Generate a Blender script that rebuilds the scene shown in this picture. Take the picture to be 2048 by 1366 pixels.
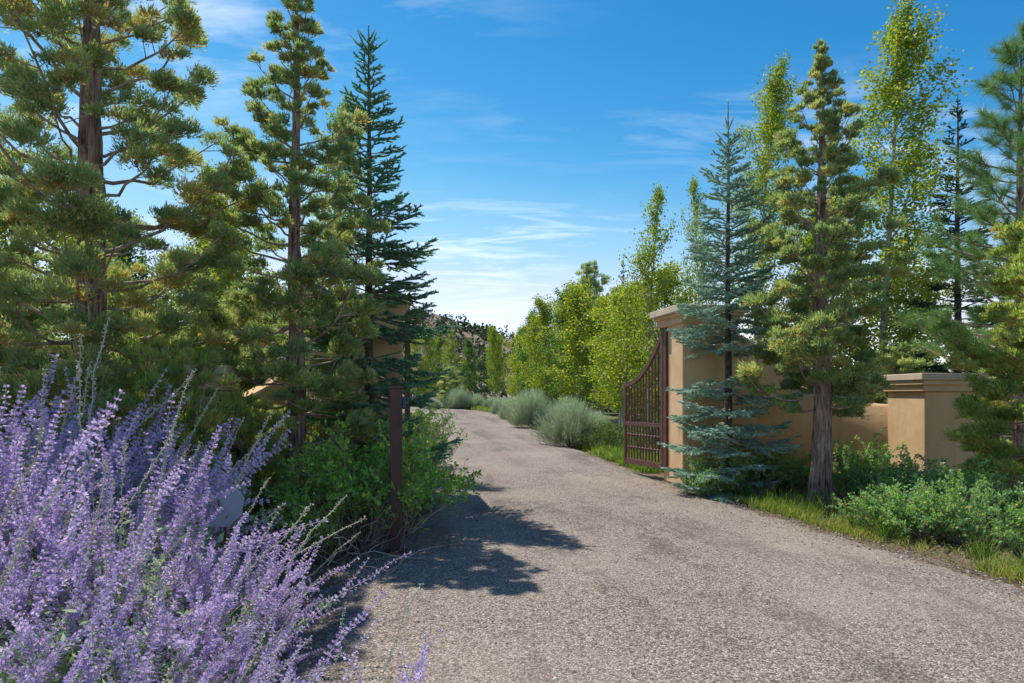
import bpy, bmesh, math, random
import numpy as np
from math import radians, sin, cos, pi, atan2
from mathutils import Vector, Matrix, Quaternion

for o in list(bpy.data.objects):
    bpy.data.objects.remove(o)
scene = bpy.context.scene
C = scene.collection

# ------------------------------------------------------------------ camera
cam_d = bpy.data.cameras.new('camera')
cam = bpy.data.objects.new('camera', cam_d); C.objects.link(cam)
cam.location = (0, 0, 1.6); cam.rotation_euler = (radians(90), 0, 0)
cam_d.sensor_width = 36; cam_d.lens = 24; cam_d.shift_y = 0.052
cam_d.clip_start = 0.05; cam_d.clip_end = 3000
scene.camera = cam

# ------------------------------------------------------------------ sky and sun
SUN_EL = radians(59.5); SUN_AZ = atan2(-0.70, 0.71)      # azimuth from +Y, clockwise
world = bpy.data.worlds.new('World'); scene.world = world; world.use_nodes = True
wt = world.node_tree; wt.nodes.clear()
def wn(t, **k):
    n = wt.nodes.new(t)
    for a, b in k.items(): setattr(n, a, b)
    return n
sky = wn('ShaderNodeTexSky', sky_type='NISHITA', sun_disc=False)
sky.sun_elevation = SUN_EL; sky.sun_rotation = SUN_AZ
sky.altitude = 1800; sky.air_density = 1.0; sky.dust_density = 0.4; sky.ozone_density = 2.5
hs = wn('ShaderNodeHueSaturation'); hs.inputs['Hue'].default_value = 0.478; hs.inputs['Saturation'].default_value = 1.18; hs.inputs['Value'].default_value = 1.0
wt.links.new(sky.outputs[0], hs.inputs['Color'])
tc = wn('ShaderNodeTexCoord'); sep = wn('ShaderNodeSeparateXYZ'); wt.links.new(tc.outputs['Generated'], sep.inputs[0])
def wm(op, a, b=None, clamp=False):
    n = wn('ShaderNodeMath', operation=op); n.use_clamp = clamp
    for i, v in enumerate((a, b)):
        if v is None: continue
        if isinstance(v, (int, float)): n.inputs[i].default_value = v
        else: wt.links.new(v, n.inputs[i])
    return n.outputs[0]
zz = wm('ADD', wm('MAXIMUM', sep.outputs[2], 0.0), 0.09)
px = wm('DIVIDE', sep.outputs[0], zz); py = wm('DIVIDE', sep.outputs[1], zz)
cmb = wn('ShaderNodeCombineXYZ'); wt.links.new(px, cmb.inputs[0]); wt.links.new(py, cmb.inputs[1])
def wnoise(scale, loc, det, rough, dist, rot=0.0):
    mp = wn('ShaderNodeMapping'); mp.inputs['Scale'].default_value = scale; mp.inputs['Location'].default_value = loc
    mp.inputs['Rotation'].default_value = (0, 0, rot)
    wt.links.new(cmb.outputs[0], mp.inputs[0])
    n = wn('ShaderNodeTexNoise'); n.inputs['Scale'].default_value = 1.0; n.inputs['Detail'].default_value = det
    n.inputs['Roughness'].default_value = rough; n.inputs['Distortion'].default_value = dist
    wt.links.new(mp.outputs[0], n.inputs['Vector']); return n.outputs[0]
n1 = wnoise((1.3, 3.4, 1), (2.2, 9.1, 0), 5, 0.62, 0.6, 0.12)
n2 = wnoise((0.45, 0.6, 1), (0.4, 0.9, 0), 1, 0.5, 0.0)
n3 = wnoise((3.2, 12.0, 1), (0.3, 2.2, 0), 3, 0.6, 0.4, 0.1)
cl = wm('MULTIPLY', wm('SUBTRACT', n1, 0.47), 2.6)
cl = wm('ADD', cl, wm('MULTIPLY', wm('SUBTRACT', n3, 0.5), 0.9))
cl = wm('MULTIPLY', wm('MAXIMUM', cl, 0.0), wm('MULTIPLY', wm('MAXIMUM', wm('SUBTRACT', n2, 0.40), 0.0), 6.0), True)
cl = wm('MULTIPLY', cl, 0.6, True)
# clear dry-mountain-air grading of the whole sky dome: deeper blue overhead, paler low down
SK = 0.12*2**0.35       # display scale the curve points were read at
def wscale(c, k):
    n = wn('ShaderNodeVectorMath', operation='SCALE'); n.inputs['Scale'].default_value = k; wt.links.new(c, n.inputs[0]); return n.outputs[0]
cur = wn('ShaderNodeRGBCurve')
for ch, pts in enumerate([[(0, 0), (.06, .020), (.12, .024), (.223, .18), (.40, .46), (1, .62)], [(0, 0), (.39, .19), (.56, .355), (.82, .53), (1, .62)], [(0, 0), (.70, .42), (.92, .55), (1, .60)]]):
    c_ = cur.mapping.curves[ch]
    c_.points[0].location = pts[0]; c_.points[1].location = pts[-1]
    for p_ in pts[1:-1]: c_.points.new(*p_)
cur.mapping.update()
wt.links.new(wscale(hs.outputs[0], SK), cur.inputs['Color'])
skyc = wscale(cur.outputs['Color'], 1/SK)
mixc = wn('ShaderNodeMix', data_type='RGBA')
wt.links.new(cl, mixc.inputs['Factor']); wt.links.new(skyc, mixc.inputs['A']); mixc.inputs['B'].default_value = (5.2, 5.35, 5.5, 1)
bg = wn('ShaderNodeBackground'); bg.inputs['Strength'].default_value = 0.15
wt.links.new(mixc.outputs['Result'], bg.inputs['Color'])
wo = wn('ShaderNodeOutputWorld'); wt.links.new(bg.outputs[0], wo.inputs[0])

sun_d = bpy.data.lights.new('sun', 'SUN'); sun_d.energy = 2.9; sun_d.angle = radians(0.5); sun_d.color = (1.0, 0.94, 0.85)
sun = bpy.data.objects.new('sun', sun_d); C.objects.link(sun)
SUN_DIR = Vector((sin(SUN_AZ)*cos(SUN_EL), cos(SUN_AZ)*cos(SUN_EL), sin(SUN_EL)))
sun.rotation_euler = SUN_DIR.to_track_quat('Z', 'Y').to_euler(); sun.location = SUN_DIR*50

vs = scene.view_settings
vs.view_transform = 'Standard'; vs.look = 'None'; vs.exposure = 0.94; vs.gamma = 1.0; vs.use_curve_mapping = False
try:
    scene.cycles.max_bounces = 8; scene.cycles.diffuse_bounces = 3; scene.cycles.transmission_bounces = 4
    world.cycles.sampling_method = 'MANUAL'; world.cycles.sample_map_resolution = 512
except Exception: pass

# ------------------------------------------------------------------ materials
def new_mat(name):
    m = bpy.data.materials.new(name); m.use_nodes = True
    nt = m.node_tree; nt.nodes.clear()
    out = nt.nodes.new('ShaderNodeOutputMaterial')
    return m, nt, out
class NT:
    def __init__(s, nt): s.nt = nt
    def n(s, t, **k):
        x = s.nt.nodes.new(t)
        for a, b in k.items(): setattr(x, a, b)
        return x
    def l(s, a, b): s.nt.links.new(a, b)
    def math(s, op, a, b=None, clamp=False):
        x = s.n('ShaderNodeMath', operation=op); x.use_clamp = clamp
        for i, v in enumerate((a, b)):
            if v is None: continue
            if isinstance(v, (int, float)): x.inputs[i].default_value = v
            else: s.l(v, x.inputs[i])
        return x.outputs[0]
    def ramp(s, fac, stops):
        r = s.n('ShaderNodeValToRGB'); e = r.color_ramp.elements
        while len(e) < len(stops): e.new(0.5)
        for i, (p, c) in enumerate(stops):
            e[i].position = p; e[i].color = (c[0], c[1], c[2], 1)
        if fac is not None: s.l(fac, r.inputs[0])
        return r.outputs[0]
    def noise(s, vec, scale, det=4, rough=0.55, dist=0.0):
        x = s.n('ShaderNodeTexNoise'); x.inputs['Scale'].default_value = scale; x.inputs['Detail'].default_value = det
        x.inputs['Roughness'].default_value = rough; x.inputs['Distortion'].default_value = dist
        if vec is not None: s.l(vec, x.inputs['Vector'])
        return x.outputs[0]
    def mapping(s, vec, scale=(1,1,1), loc=(0,0,0), rot=(0,0,0)):
        x = s.n('ShaderNodeMapping'); x.inputs['Scale'].default_value = scale; x.inputs['Location'].default_value = loc; x.inputs['Rotation'].default_value = rot
        s.l(vec, x.inputs[0]); return x.outputs[0]
    def mix(s, fac, a, b, blend='MIX'):
        x = s.n('ShaderNodeMix', data_type='RGBA', blend_type=blend)
        for k, v in (('Factor', fac), ('A', a), ('B', b)):
            if isinstance(v, (int, float)): x.inputs[k].default_value = v
            elif isinstance(v, tuple): x.inputs[k].default_value = (*v[:3], 1)
            else: s.l(v, x.inputs[k])
        return x.outputs['Result']
    def bump(s, h, strength=0.4, dist=0.02):
        x = s.n('ShaderNodeBump'); x.inputs['Strength'].default_value = strength; x.inputs['Distance'].default_value = dist
        s.l(h, x.inputs['Height']); return x.outputs[0]

def foliage(name, stops, trans=0.35, rough=0.5, tcol=(1.35, 1.45, 0.55), spec=0.25, gain=1.0):
    stops = [(p, tuple(min(.9, v*gain) for v in c)) for p, c in stops]
    m, nt, out = new_mat(name); t = NT(nt)
    a = t.n('ShaderNodeAttribute', attribute_name='tint')
    oi = t.n('ShaderNodeObjectInfo')
    f = t.math('ADD', a.outputs['Fac'], t.math('MULTIPLY', t.math('SUBTRACT', oi.outputs['Random'], 0.5), 0.10), True)
    col = t.ramp(f, stops)
    p = t.n('ShaderNodeBsdfPrincipled'); t.l(col, p.inputs['Base Color']); p.inputs['Roughness'].default_value = rough
    p.inputs['Specular IOR Level'].default_value = spec
    if trans > 0:
        tr = t.n('ShaderNodeBsdfTranslucent')
        tcn = t.mix(1.0, col, tcol, 'MULTIPLY'); t.l(tcn, tr.inputs[0])
        mx = t.n('ShaderNodeMixShader'); mx.inputs[0].default_value = trans
        t.l(p.outputs[0], mx.inputs[1]); t.l(tr.outputs[0], mx.inputs[2]); t.l(mx.outputs[0], out.inputs[0])
    else:
        t.l(p.outputs[0], out.inputs[0])
    return m

def bark(name, c0, c1, c2, vscale=(9, 9, 1.6), bs=0.9, bd=0.02):
    m, nt, out = new_mat(name); t = NT(nt)
    g = t.n('ShaderNodeTexCoord').outputs['Object']
    v = t.mapping(g, vscale)
    n = t.noise(v, 3.0, 6, 0.65, 0.5); n2 = t.noise(g, 4.0, 3)
    f = t.math('ADD', t.math('MULTIPLY', n, 0.75), t.math('MULTIPLY', n2, 0.25))
    col = t.ramp(f, [(0.38, c0), (0.5, c1), (0.64, c2)])
    p = t.n('ShaderNodeBsdfPrincipled'); t.l(col, p.inputs['Base Color']); p.inputs['Roughness'].default_value = 0.9
    p.inputs['Specular IOR Level'].default_value = 0.15
    t.l(t.bump(n, bs, bd), p.inputs['Normal']); t.l(p.outputs[0], out.inputs[0]); return m

def painted(name, col, rough=0.5, var=0.25, scale=8.0, metallic=0.0, bs=0.1):
    m, nt, out = new_mat(name); t = NT(nt)
    g = t.n('ShaderNodeTexCoord').outputs['Object']
    n = t.noise(g, scale, 6, 0.6, 0.3); n2 = t.noise(g, scale*9, 3)
    d = tuple(c*(1-var) for c in col); b = tuple(min(1, c*(1+var)) for c in col)
    c = t.ramp(n, [(0.3, d), (0.5, col), (0.72, b)])
    p = t.n('ShaderNodeBsdfPrincipled'); t.l(c, p.inputs['Base Color']); p.inputs['Roughness'].default_value = rough
    p.inputs['Metallic'].default_value = metallic
    t.l(t.bump(n2, bs, 0.004), p.inputs['Normal']); t.l(p.outputs[0], out.inputs[0]); return m

M = {}
M['tuft'] = foliage('tufted_foliage', [(0.0, (0.095, 0.140, 0.080)), (0.35, (0.150, 0.198, 0.098)), (0.62, (0.225, 0.258, 0.118)), (0.80, (0.30, 0.30, 0.13)), (0.9, (0.34, 0.205, 0.085)), (1.0, (0.27, 0.145, 0.06))], 0.55, 0.6, (1.18, 1.18, 0.65), gain=2.2)
M['tuft_yellow'] = foliage('golden_tufted_foliage', [(0.0, (0.14, 0.20, 0.07)), (0.4, (0.24, 0.31, 0.11)), (0.75, (0.35, 0.385, 0.15)), (0.9, (0.40, 0.26, 0.10)), (1.0, (0.32, 0.17, 0.07))], 0.55, 0.6, (1.2, 1.25, 0.6), gain=1.55)
M['spruce'] = foliage('spruce_needles', [(0.0, (0.030, 0.062, 0.045)), (0.5, (0.055, 0.10, 0.065)), (0.85, (0.095, 0.14, 0.075)), (1.0, (0.13, 0.10, 0.05))], 0.3, 0.55, (1.1, 1.3, 0.7), gain=3.7)
M['blue_spruce'] = foliage('blue_spruce_needles', [(0.0, (0.075, 0.115, 0.095)), (0.5, (0.15, 0.205, 0.168)), (0.85, (0.24, 0.30, 0.245)), (1.0, (0.14, 0.13, 0.08))], 0.25, 0.55, (1.0, 1.2, 0.8), gain=2.9)
M['dark_spruce'] = foliage('dark_spruce_needles', [(0.0, (0.022, 0.042, 0.030)), (0.6, (0.04, 0.068, 0.04)), (1.0, (0.06, 0.085, 0.04))], 0.12, 0.6, gain=2.2)
M['pine'] = foliage('pine_needles', [(0.0, (0.05, 0.10, 0.045)), (0.5, (0.085, 0.15, 0.06)), (0.9, (0.13, 0.19, 0.07)), (1.0, (0.20, 0.13, 0.05))], 0.2, 0.45, gain=2.3)
M['aspen'] = foliage('aspen_leaves', [(0.0, (0.075, 0.115, 0.022)), (0.5, (0.13, 0.165, 0.03)), (0.9, (0.20, 0.215, 0.04)), (1.0, (0.32, 0.24, 0.04))], 0.5, 0.42, (1.5, 1.5, 0.4), gain=2.1)
M['aspen_dark'] = foliage('dark_green_leaves', [(0.0, (0.035, 0.07, 0.02)), (0.5, (0.06, 0.11, 0.028)), (1.0, (0.11, 0.16, 0.04))], 0.4, 0.45, (1.4, 1.5, 0.45), gain=2.1)  # a darker green than the aspen leaves
M['shrub'] = foliage('broadleaf_leaves', [(0.0, (0.055, 0.10, 0.022)), (0.5, (0.105, 0.165, 0.034)), (0.85, (0.18, 0.23, 0.045)), (1.0, (0.28, 0.26, 0.05))], 0.4, 0.4, gain=3.2)
M['snowberry'] = foliage('snowberry_leaves', [(0.0, (0.060, 0.110, 0.045)), (0.5, (0.105, 0.170, 0.062)), (0.9, (0.19, 0.25, 0.095)), (1.0, (0.3, 0.12, 0.06))], 0.4, 0.48, (1.3, 1.4, 0.5), 0.3, gain=2.8)
M['rabbit'] = foliage('rabbitbrush_stems', [(0.0, (0.14, 0.15, 0.095)), (0.5, (0.225, 0.26, 0.18)), (1.0, (0.31, 0.36, 0.26))], 0.2, 0.7, (1.1, 1.15, 0.8), 0.1, gain=2.5)
M['grass'] = foliage('grass_blades', [(0.0, (0.065, 0.13, 0.025)), (0.5, (0.14, 0.21, 0.045)), (0.8, (0.27, 0.27, 0.08)), (1.0, (0.36, 0.28, 0.13))], 0.45, 0.5, gain=1.35)
M['sage_leaf'] = foliage('sage_leaves', [(0.0, (0.10, 0.145, 0.085)), (0.6, (0.18, 0.235, 0.145)), (1.0, (0.27, 0.32, 0.20))], 0.3, 0.6, (1.1, 1.2, 0.7), gain=2.2)
M['sage_stem'] = foliage('sage_stems', [(0.0, (0.20, 0.17, 0.10)), (0.5, (0.30, 0.28, 0.19)), (1.0, (0.42, 0.40, 0.31))], 0.0, 0.7, gain=1.4)
M['sage_flower'] = foliage('sage_flowers', [(0.0, (0.34, 0.25, 0.55)), (0.45, (0.55, 0.46, 0.75)), (0.8, (0.72, 0.64, 0.86)), (1.0, (0.78, 0.73, 0.88))], 0.45, 0.6, (1.15, 1.0, 1.05))
M['twig'] = foliage('dry_twigs', [(0.0, (0.08, 0.06, 0.045)), (0.5, (0.15, 0.12, 0.09)), (1.0, (0.26, 0.22, 0.18))], 0.0, 0.8, gain=1.8)
M['scrub'] = foliage('scrub_foliage', [(0.0, (0.026, 0.045, 0.024)), (0.6, (0.05, 0.075, 0.035)), (1.0, (0.10, 0.11, 0.05))], 0.15, 0.7, gain=1.25)
M['chips'] = foliage('bark_chips', [(0.0, (0.07, 0.045, 0.03)), (0.5, (0.15, 0.10, 0.07)), (1.0, (0.30, 0.21, 0.15))], 0.0, 0.9)
M['pebble'] = foliage('pebbles', [(0.0, (0.12, 0.10, 0.085)), (0.5, (0.27, 0.235, 0.20)), (1.0, (0.50, 0.46, 0.41))], 0.0, 0.8)
M['bark'] = bark('rough_bark', (0.085, 0.055, 0.043), (0.36, 0.235, 0.182), (0.60, 0.455, 0.37), (11, 11, 1.3), 1.0, 0.05)
M['limb'] = bark('limb_bark', (0.20, 0.14, 0.11), (0.38, 0.285, 0.225), (0.56, 0.45, 0.365), (4, 4, 4), 0.5, 0.01)
M['spruce_bark'] = bark('spruce_bark', (0.05, 0.04, 0.033), (0.11, 0.088, 0.07), (0.18, 0.15, 0.125), (6, 6, 5), 0.8, 0.02)
M['aspen_bark'] = bark('aspen_bark', (0.12, 0.11, 0.09), (0.42, 0.41, 0.36), (0.58, 0.57, 0.52), (2.5, 2.5, 5), 0.3, 0.01)

def stucco_mat():
    m, nt, out = new_mat('tan_stucco'); t = NT(nt)
    g = t.n('ShaderNodeTexCoord').outputs['Object']
    n = t.noise(g, 1.3, 6, 0.6, 0.4); nf = t.noise(g, 60, 4, 0.6)
    st = t.noise(t.mapping(g, (7, 7, 0.5)), 1.0, 5, 0.6)
    c = t.ramp(n, [(0.3, (0.60, 0.395, 0.210)), (0.52, (0.70, 0.475, 0.270)), (0.72, (0.76, 0.54, 0.33))])
    c = t.mix(t.math('MULTIPLY', t.ramp(st, [(0.5, (0, 0, 0)), (0.8, (1, 1, 1))]), 0.30), c, (0.42, 0.27, 0.14))
    p = t.n('ShaderNodeBsdfPrincipled'); t.l(c, p.inputs['Base Color']); p.inputs['Roughness'].default_value = 0.92; p.inputs['Specular IOR Level'].default_value = 0.1
    h = t.math('ADD', nf, t.math('MULTIPLY', t.noise(g, 7, 4, 0.6, 0.2), 2.2))
    t.l(t.bump(h, 0.28, 0.010), p.inputs['Normal']); t.l(p.outputs[0], out.inputs[0]); return m
M['stucco'] = stucco_mat()
M['cap'] = painted('cast_stone', (0.56, 0.45, 0.33), 0.9, 0.14, 3.0)
M['iron'] = painted('brown_painted_iron', (0.125, 0.048, 0.034), 0.5, 0.3, 9.0)
M['post'] = painted('rusty_brown_steel', (0.085, 0.036, 0.026), 0.6, 0.35, 5.0)
M['sign'] = painted('pale_sign_paint', (0.33, 0.37, 0.40), 0.6, 0.15, 5.0)
M['sign_red'] = painted('dark_red_print', (0.32, 0.03, 0.06), 0.6, 0.1, 5.0)
M['blue'] = painted('blue_plastic', (0.02, 0.07, 0.16), 0.5, 0.1, 5.0)

def road_mat():
    m, nt, out = new_mat('chip_seal'); t = NT(nt)
    g = t.n('ShaderNodeTexCoord').outputs['Object']
    vo = t.n('ShaderNodeTexVoronoi'); vo.inputs['Scale'].default_value = 92; vo.inputs['Randomness'].default_value = 1.0
    gw = t.mapping(g, (1, 1, 1)); t.l(gw, vo.inputs['Vector'])
    hsv = t.n('ShaderNodeSeparateColor'); t.l(vo.outputs['Color'], hsv.inputs[0])
    stone = t.ramp(hsv.outputs[0], [(0.0, (0.10, 0.076, 0.06)), (0.25, (0.208, 0.168, 0.134)), (0.55, (0.305, 0.253, 0.204)), (0.85, (0.415, 0.355, 0.293)), (1.0, (0.66, 0.58, 0.50))])
    gap = t.ramp(vo.outputs['Distance'], [(0.45, (0, 0, 0)), (0.75, (1, 1, 1))])
    # where the chips lie thin, dark binder shows
    gr = t.mapping(g, rot=(0, 0, -0.18))
    big = t.noise(t.mapping(gr, (1.0, 0.38, 1)), 0.9, 7, 0.62, 0.6)
    mid = t.noise(g, 3.5, 5, 0.65, 0.4)
    trk = t.noise(t.mapping(gr, (1.9, 0.09, 1)), 1.0, 5, 0.62, 0.25)
    thin = t.math('ADD', t.math('ADD', t.math('MULTIPLY', big, 0.34), t.math('MULTIPLY', mid, 0.24)), t.math('MULTIPLY', trk, 0.42))
    thinr = t.ramp(thin, [(0.50, (0, 0, 0)), (0.60, (1, 1, 1))])
    vo2 = t.n('ShaderNodeTexVoronoi'); vo2.inputs['Scale'].default_value = 55; t.l(g, vo2.inputs['Vector'])
    miss = t.n('ShaderNodeSeparateColor'); t.l(vo2.outputs['Color'], miss.inputs[0])
    k = t.math('GREATER_THAN', t.math('ADD', t.math('MULTIPLY', thinr, 0.42), miss.outputs[1]), 0.93)
    binder = (0.075, 0.060, 0.050)
    c = t.mix(t.math('MULTIPLY', gap, 0.55), stone, binder)
    c = t.mix(t.math('MULTIPLY', k, 0.8), c, binder)
    c = t.mix(t.math('MULTIPLY', thinr, 0.55), c, (0.135, 0.108, 0.09))
    dust = t.noise(g, 0.45, 4, 0.5); c = t.mix(t.math('MULTIPLY', t.ramp(dust, [(0.45, (0, 0, 0)), (0.72, (1, 1, 1))]), 0.5), c, (0.40, 0.325, 0.26))
    p = t.n('ShaderNodeBsdfPrincipled'); t.l(c, p.inputs['Base Color']); p.inputs['Roughness'].default_value = 0.88; p.inputs['Specular IOR Level'].default_value = 0.2
    h = t.math('SUBTRACT', t.math('SUBTRACT', 1.0, vo.outputs['Distance']), t.math('MULTIPLY', k, 0.5))
    t.l(t.bump(h, 0.75, 0.010), p.inputs['Normal']); t.l(p.outputs[0], out.inputs[0]); return m
M['road'] = road_mat()

def ground_mat():
    m, nt, out = new_mat('soil'); t = NT(nt)
    g = t.n('ShaderNodeTexCoord').outputs['Object']
    n = t.noise(g, 1.2, 6, 0.6, 0.3); nf = t.noise(g, 26, 5, 0.7, 0.4)
    c = t.ramp(nf, [(0.3, (0.08, 0.057, 0.04)), (0.5, (0.17, 0.125, 0.088)), (0.72, (0.30, 0.23, 0.165))])
    c2 = t.ramp(nf, [(0.3, (0.07, 0.085, 0.03)), (0.6, (0.15, 0.16, 0.06)), (0.75, (0.24, 0.22, 0.11))])
    sp = t.n('ShaderNodeSeparateXYZ'); t.l(g, sp.inputs[0])
    far = t.math('MULTIPLY', t.math('SUBTRACT', sp.outputs[1], 12.0), 0.12, True)
    c = t.mix(t.math('MULTIPLY', t.ramp(n, [(0.35, (0, 0, 0)), (0.6, (1, 1, 1))]), far), c, c2)
    p = t.n('ShaderNodeBsdfPrincipled'); t.l(c, p.inputs['Base Color']); p.inputs['Roughness'].default_value = 0.95; p.inputs['Specular IOR Level'].default_value = 0.1
    t.l(t.bump(nf, 0.8, 0.03), p.inputs['Normal']); t.l(p.outputs[0], out.inputs[0]); return m
M['ground'] = ground_mat()
def hill_mat():
    m, nt, out = new_mat('hill_soil'); t = NT(nt)
    g = t.n('ShaderNodeTexCoord').outputs['Object']
    n = t.noise(g, 0.06, 7, 0.65, 0.5); n2 = t.noise(g, 0.5, 5, 0.6)
    c = t.ramp(t.math('ADD', t.math('MULTIPLY', n, 0.6), t.math('MULTIPLY', n2, 0.4)), [(0.35, (0.10, 0.095, 0.055)), (0.5, (0.20, 0.145, 0.105)), (0.65, (0.30, 0.205, 0.16))])
    p = t.n('ShaderNodeBsdfPrincipled'); t.l(c, p.inputs['Base Color']); p.inputs['Roughness'].default_value = 0.95
    t.l(t.bump(n2, 1.0, 0.6), p.inputs['Normal']); t.l(p.outputs[0], out.inputs[0]); return m
M['hill'] = hill_mat()

# ------------------------------------------------------------------ mesh helpers
def unit(v):
    v = np.asarray(v, float); return v/np.maximum(np.linalg.norm(v, axis=-1, keepdims=True), 1e-9)

class Acc:
    def __init__(s): s.V = []; s.T = []; s.A = []; s.S = []; s.MI = []; s.n = 0
    def add(s, v, t, tint=0.5, smooth=False, mi=0):
        v = np.asarray(v, float).reshape(-1, 3); t = np.asarray(t, int).reshape(-1, 3)
        s.V.append(v); s.T.append(t+s.n)
        s.A.append(np.full(len(v), tint) if np.isscalar(tint) else np.asarray(tint, float))
        s.S.append(np.full(len(t), smooth)); s.MI.append(np.full(len(t), mi)); s.n += len(v)
    def inst(s, tv, tt, pos, mats, tint=0.5, mi=0, smooth=False):
        n = len(pos)
        if n == 0: return
        v = np.einsum('nij,kj->nki', mats, tv) + pos[:, None, :]
        k = len(tv)
        t = (tt[None]+(np.arange(n)*k)[:, None, None]).reshape(-1, 3)
        ti = np.repeat(np.broadcast_to(np.asarray(tint, float), (n,)), k)
        s.add(v.reshape(-1, 3), t, ti, smooth, mi)
    def tube(s, pts, rad, sides=5, tint=0.5, mi=0, cap=False, noise=None):
        pts = np.asarray(pts, float); rad = np.asarray(rad, float); k = len(pts)
        tg = unit(np.gradient(pts, axis=0))
        ref = np.array([1.0, 0, 0]) if abs(tg[0, 0]) < 0.8 else np.array([0, 1.0, 0])
        x = unit(np.cross(tg, ref)); y = np.cross(tg, x)
        a = np.arange(sides)/sides*2*pi
        r = rad[:, None]*np.ones(sides)[None]
        if noise is not None: r = r*noise
        ring = pts[:, None]+(x[:, None]*np.cos(a)[None, :, None]+y[:, None]*np.sin(a)[None, :, None])*r[..., None]
        i = np.arange(k-1)[:, None]*sides; j = np.arange(sides)[None]; j2 = (j+1) % sides
        q = np.stack([i+j, i+j2, i+sides+j2, i+sides+j], -1).reshape(-1, 4)
        s.add(ring.reshape(-1, 3), np.concatenate([q[:, [0, 1, 2]], q[:, [0, 2, 3]]]), tint, True, mi)
    def mesh(s, name, mats):
        V = np.concatenate(s.V); T = np.concatenate(s.T); A = np.concatenate(s.A); S = np.concatenate(s.S); MI = np.concatenate(s.MI)
        me = bpy.data.meshes.new(name)
        me.vertices.add(len(V)); me.loops.add(len(T)*3); me.polygons.add(len(T))
        me.vertices.foreach_set('co', V.astype(np.float32).ravel())
        me.loops.foreach_set('vertex_index', T.astype(np.int32).ravel())
        me.polygons.foreach_set('loop_start', np.arange(len(T), dtype=np.int32)*3)
        me.polygons.foreach_set('use_smooth', S.astype(bool))
        at = me.attributes.new('tint', 'FLOAT', 'POINT'); at.data.foreach_set('value', A.astype(np.float32))
        if not isinstance(mats, (list, tuple)): mats = [mats]
        for m in mats: me.materials.append(M[m] if isinstance(m, str) else m)
        if len(mats) > 1: me.polygons.foreach_set('material_index', MI.astype(np.int32))
        me.update(calc_edges=True); return me

def basis(d, roll, sx, sy, sz):
    """matrices whose +Z follows d, rolled, scaled per axis"""
    d = unit(d); n = len(d)
    ref = np.where(np.abs(d[:, 2:3]) < 0.9, np.array([[0, 0, 1.0]]), np.array([[1.0, 0, 0]]))
    x = unit(np.cross(ref, d)); y = np.cross(d, x)
    c = np.cos(roll)[:, None]; si = np.sin(roll)[:, None]
    X = x*c+y*si; Y = -x*si+y*c
    return np.stack([X*np.broadcast_to(sx, (n,))[:, None], Y*np.broadcast_to(sy, (n,))[:, None], d*np.broadcast_to(sz, (n,))[:, None]], -1)

def rdir(rng, n):
    return unit(rng.normal(size=(n, 3)))

# templates along +Z, length 1
_a = np.arange(3)*2*pi/3
CORD_V = np.concatenate([np.stack([np.cos(_a)*.30, np.sin(_a)*.30, np.zeros(3)], -1), np.stack([np.cos(_a+.5)*.5, np.sin(_a+.5)*.5, np.full(3, .55)], -1), [[0, 0, 1.0]]])
CORD_T = np.array([[0, 1, 4], [0, 4, 3], [1, 2, 5], [1, 5, 4], [2, 0, 3], [2, 3, 5], [3, 4, 6], [4, 5, 6], [5, 3, 6]])
CONE_V = np.concatenate([np.stack([np.cos(_a)*.5, np.sin(_a)*.5, np.zeros(3)], -1), [[0, 0, 1.0]]]); CONE_T = np.array([[0, 1, 3], [1, 2, 3], [2, 0, 3]])
NEED_V = np.array([[-.5, 0, 0], [.5, 0, 0], [0, 0, 1.0]]); NEED_T = np.array([[0, 1, 2]])
LEAF_V = np.array([[0, 0, 0], [-.5, .10, .42], [.5, .10, .42], [0, -.04, .5], [0, .06, 1.0]]); LEAF_T = np.array([[0, 3, 1], [0, 2, 3], [3, 4, 1], [3, 2, 4]])
ROUND_V = np.array([[0, 0, 0], [-.42, .05, .22], [.42, .05, .22], [-.45, .08, .62], [.45, .08, .62], [0, .02, 1.0]]); ROUND_T = np.array([[0, 2, 1], [1, 2, 4], [1, 4, 3], [3, 4, 5]])
QUAD_V = np.array([[0, 0, 0], [-.5, .06, .5], [.5, .06, .5], [0, 0, 1.0]]); QUAD_T = np.array([[0, 2, 1], [1, 2, 3]])
BLADE_V = np.array([[-.5, 0, 0], [.5, 0, 0], [-.4, .10, .5], [.4, .10, .5], [0, .42, .95]]); BLADE_T = np.array([[0, 1, 3], [0, 3, 2], [2, 3, 4]])

def obj(name, me, parent=None, label=None, cat=None, group=None, kind=None):
    o = bpy.data.objects.new(name, me); C.objects.link(o)
    if parent is not None: o.parent = parent
    if label: o['label'] = label
    if cat: o['category'] = cat
    if group: o['group'] = group
    if kind: o['kind'] = kind
    return o
def thing(name, label, cat, loc=(0, 0, 0), rz=0.0, sc=1.0, group=None):
    o = obj(name, None, None, label, cat, group); o.empty_display_size = 0.2
    o.location = loc; o.rotation_euler = (0, 0, rz); o.scale = (sc, sc, sc) if np.isscalar(sc) else sc
    return o
def plant(name, label, cat, loc, parts, rz=0.0, sc=1.0, group=None):
    t = thing(name, label, cat, loc, rz, sc, group)
    for pn, me in parts: obj(pn, me, t)
    return t

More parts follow.
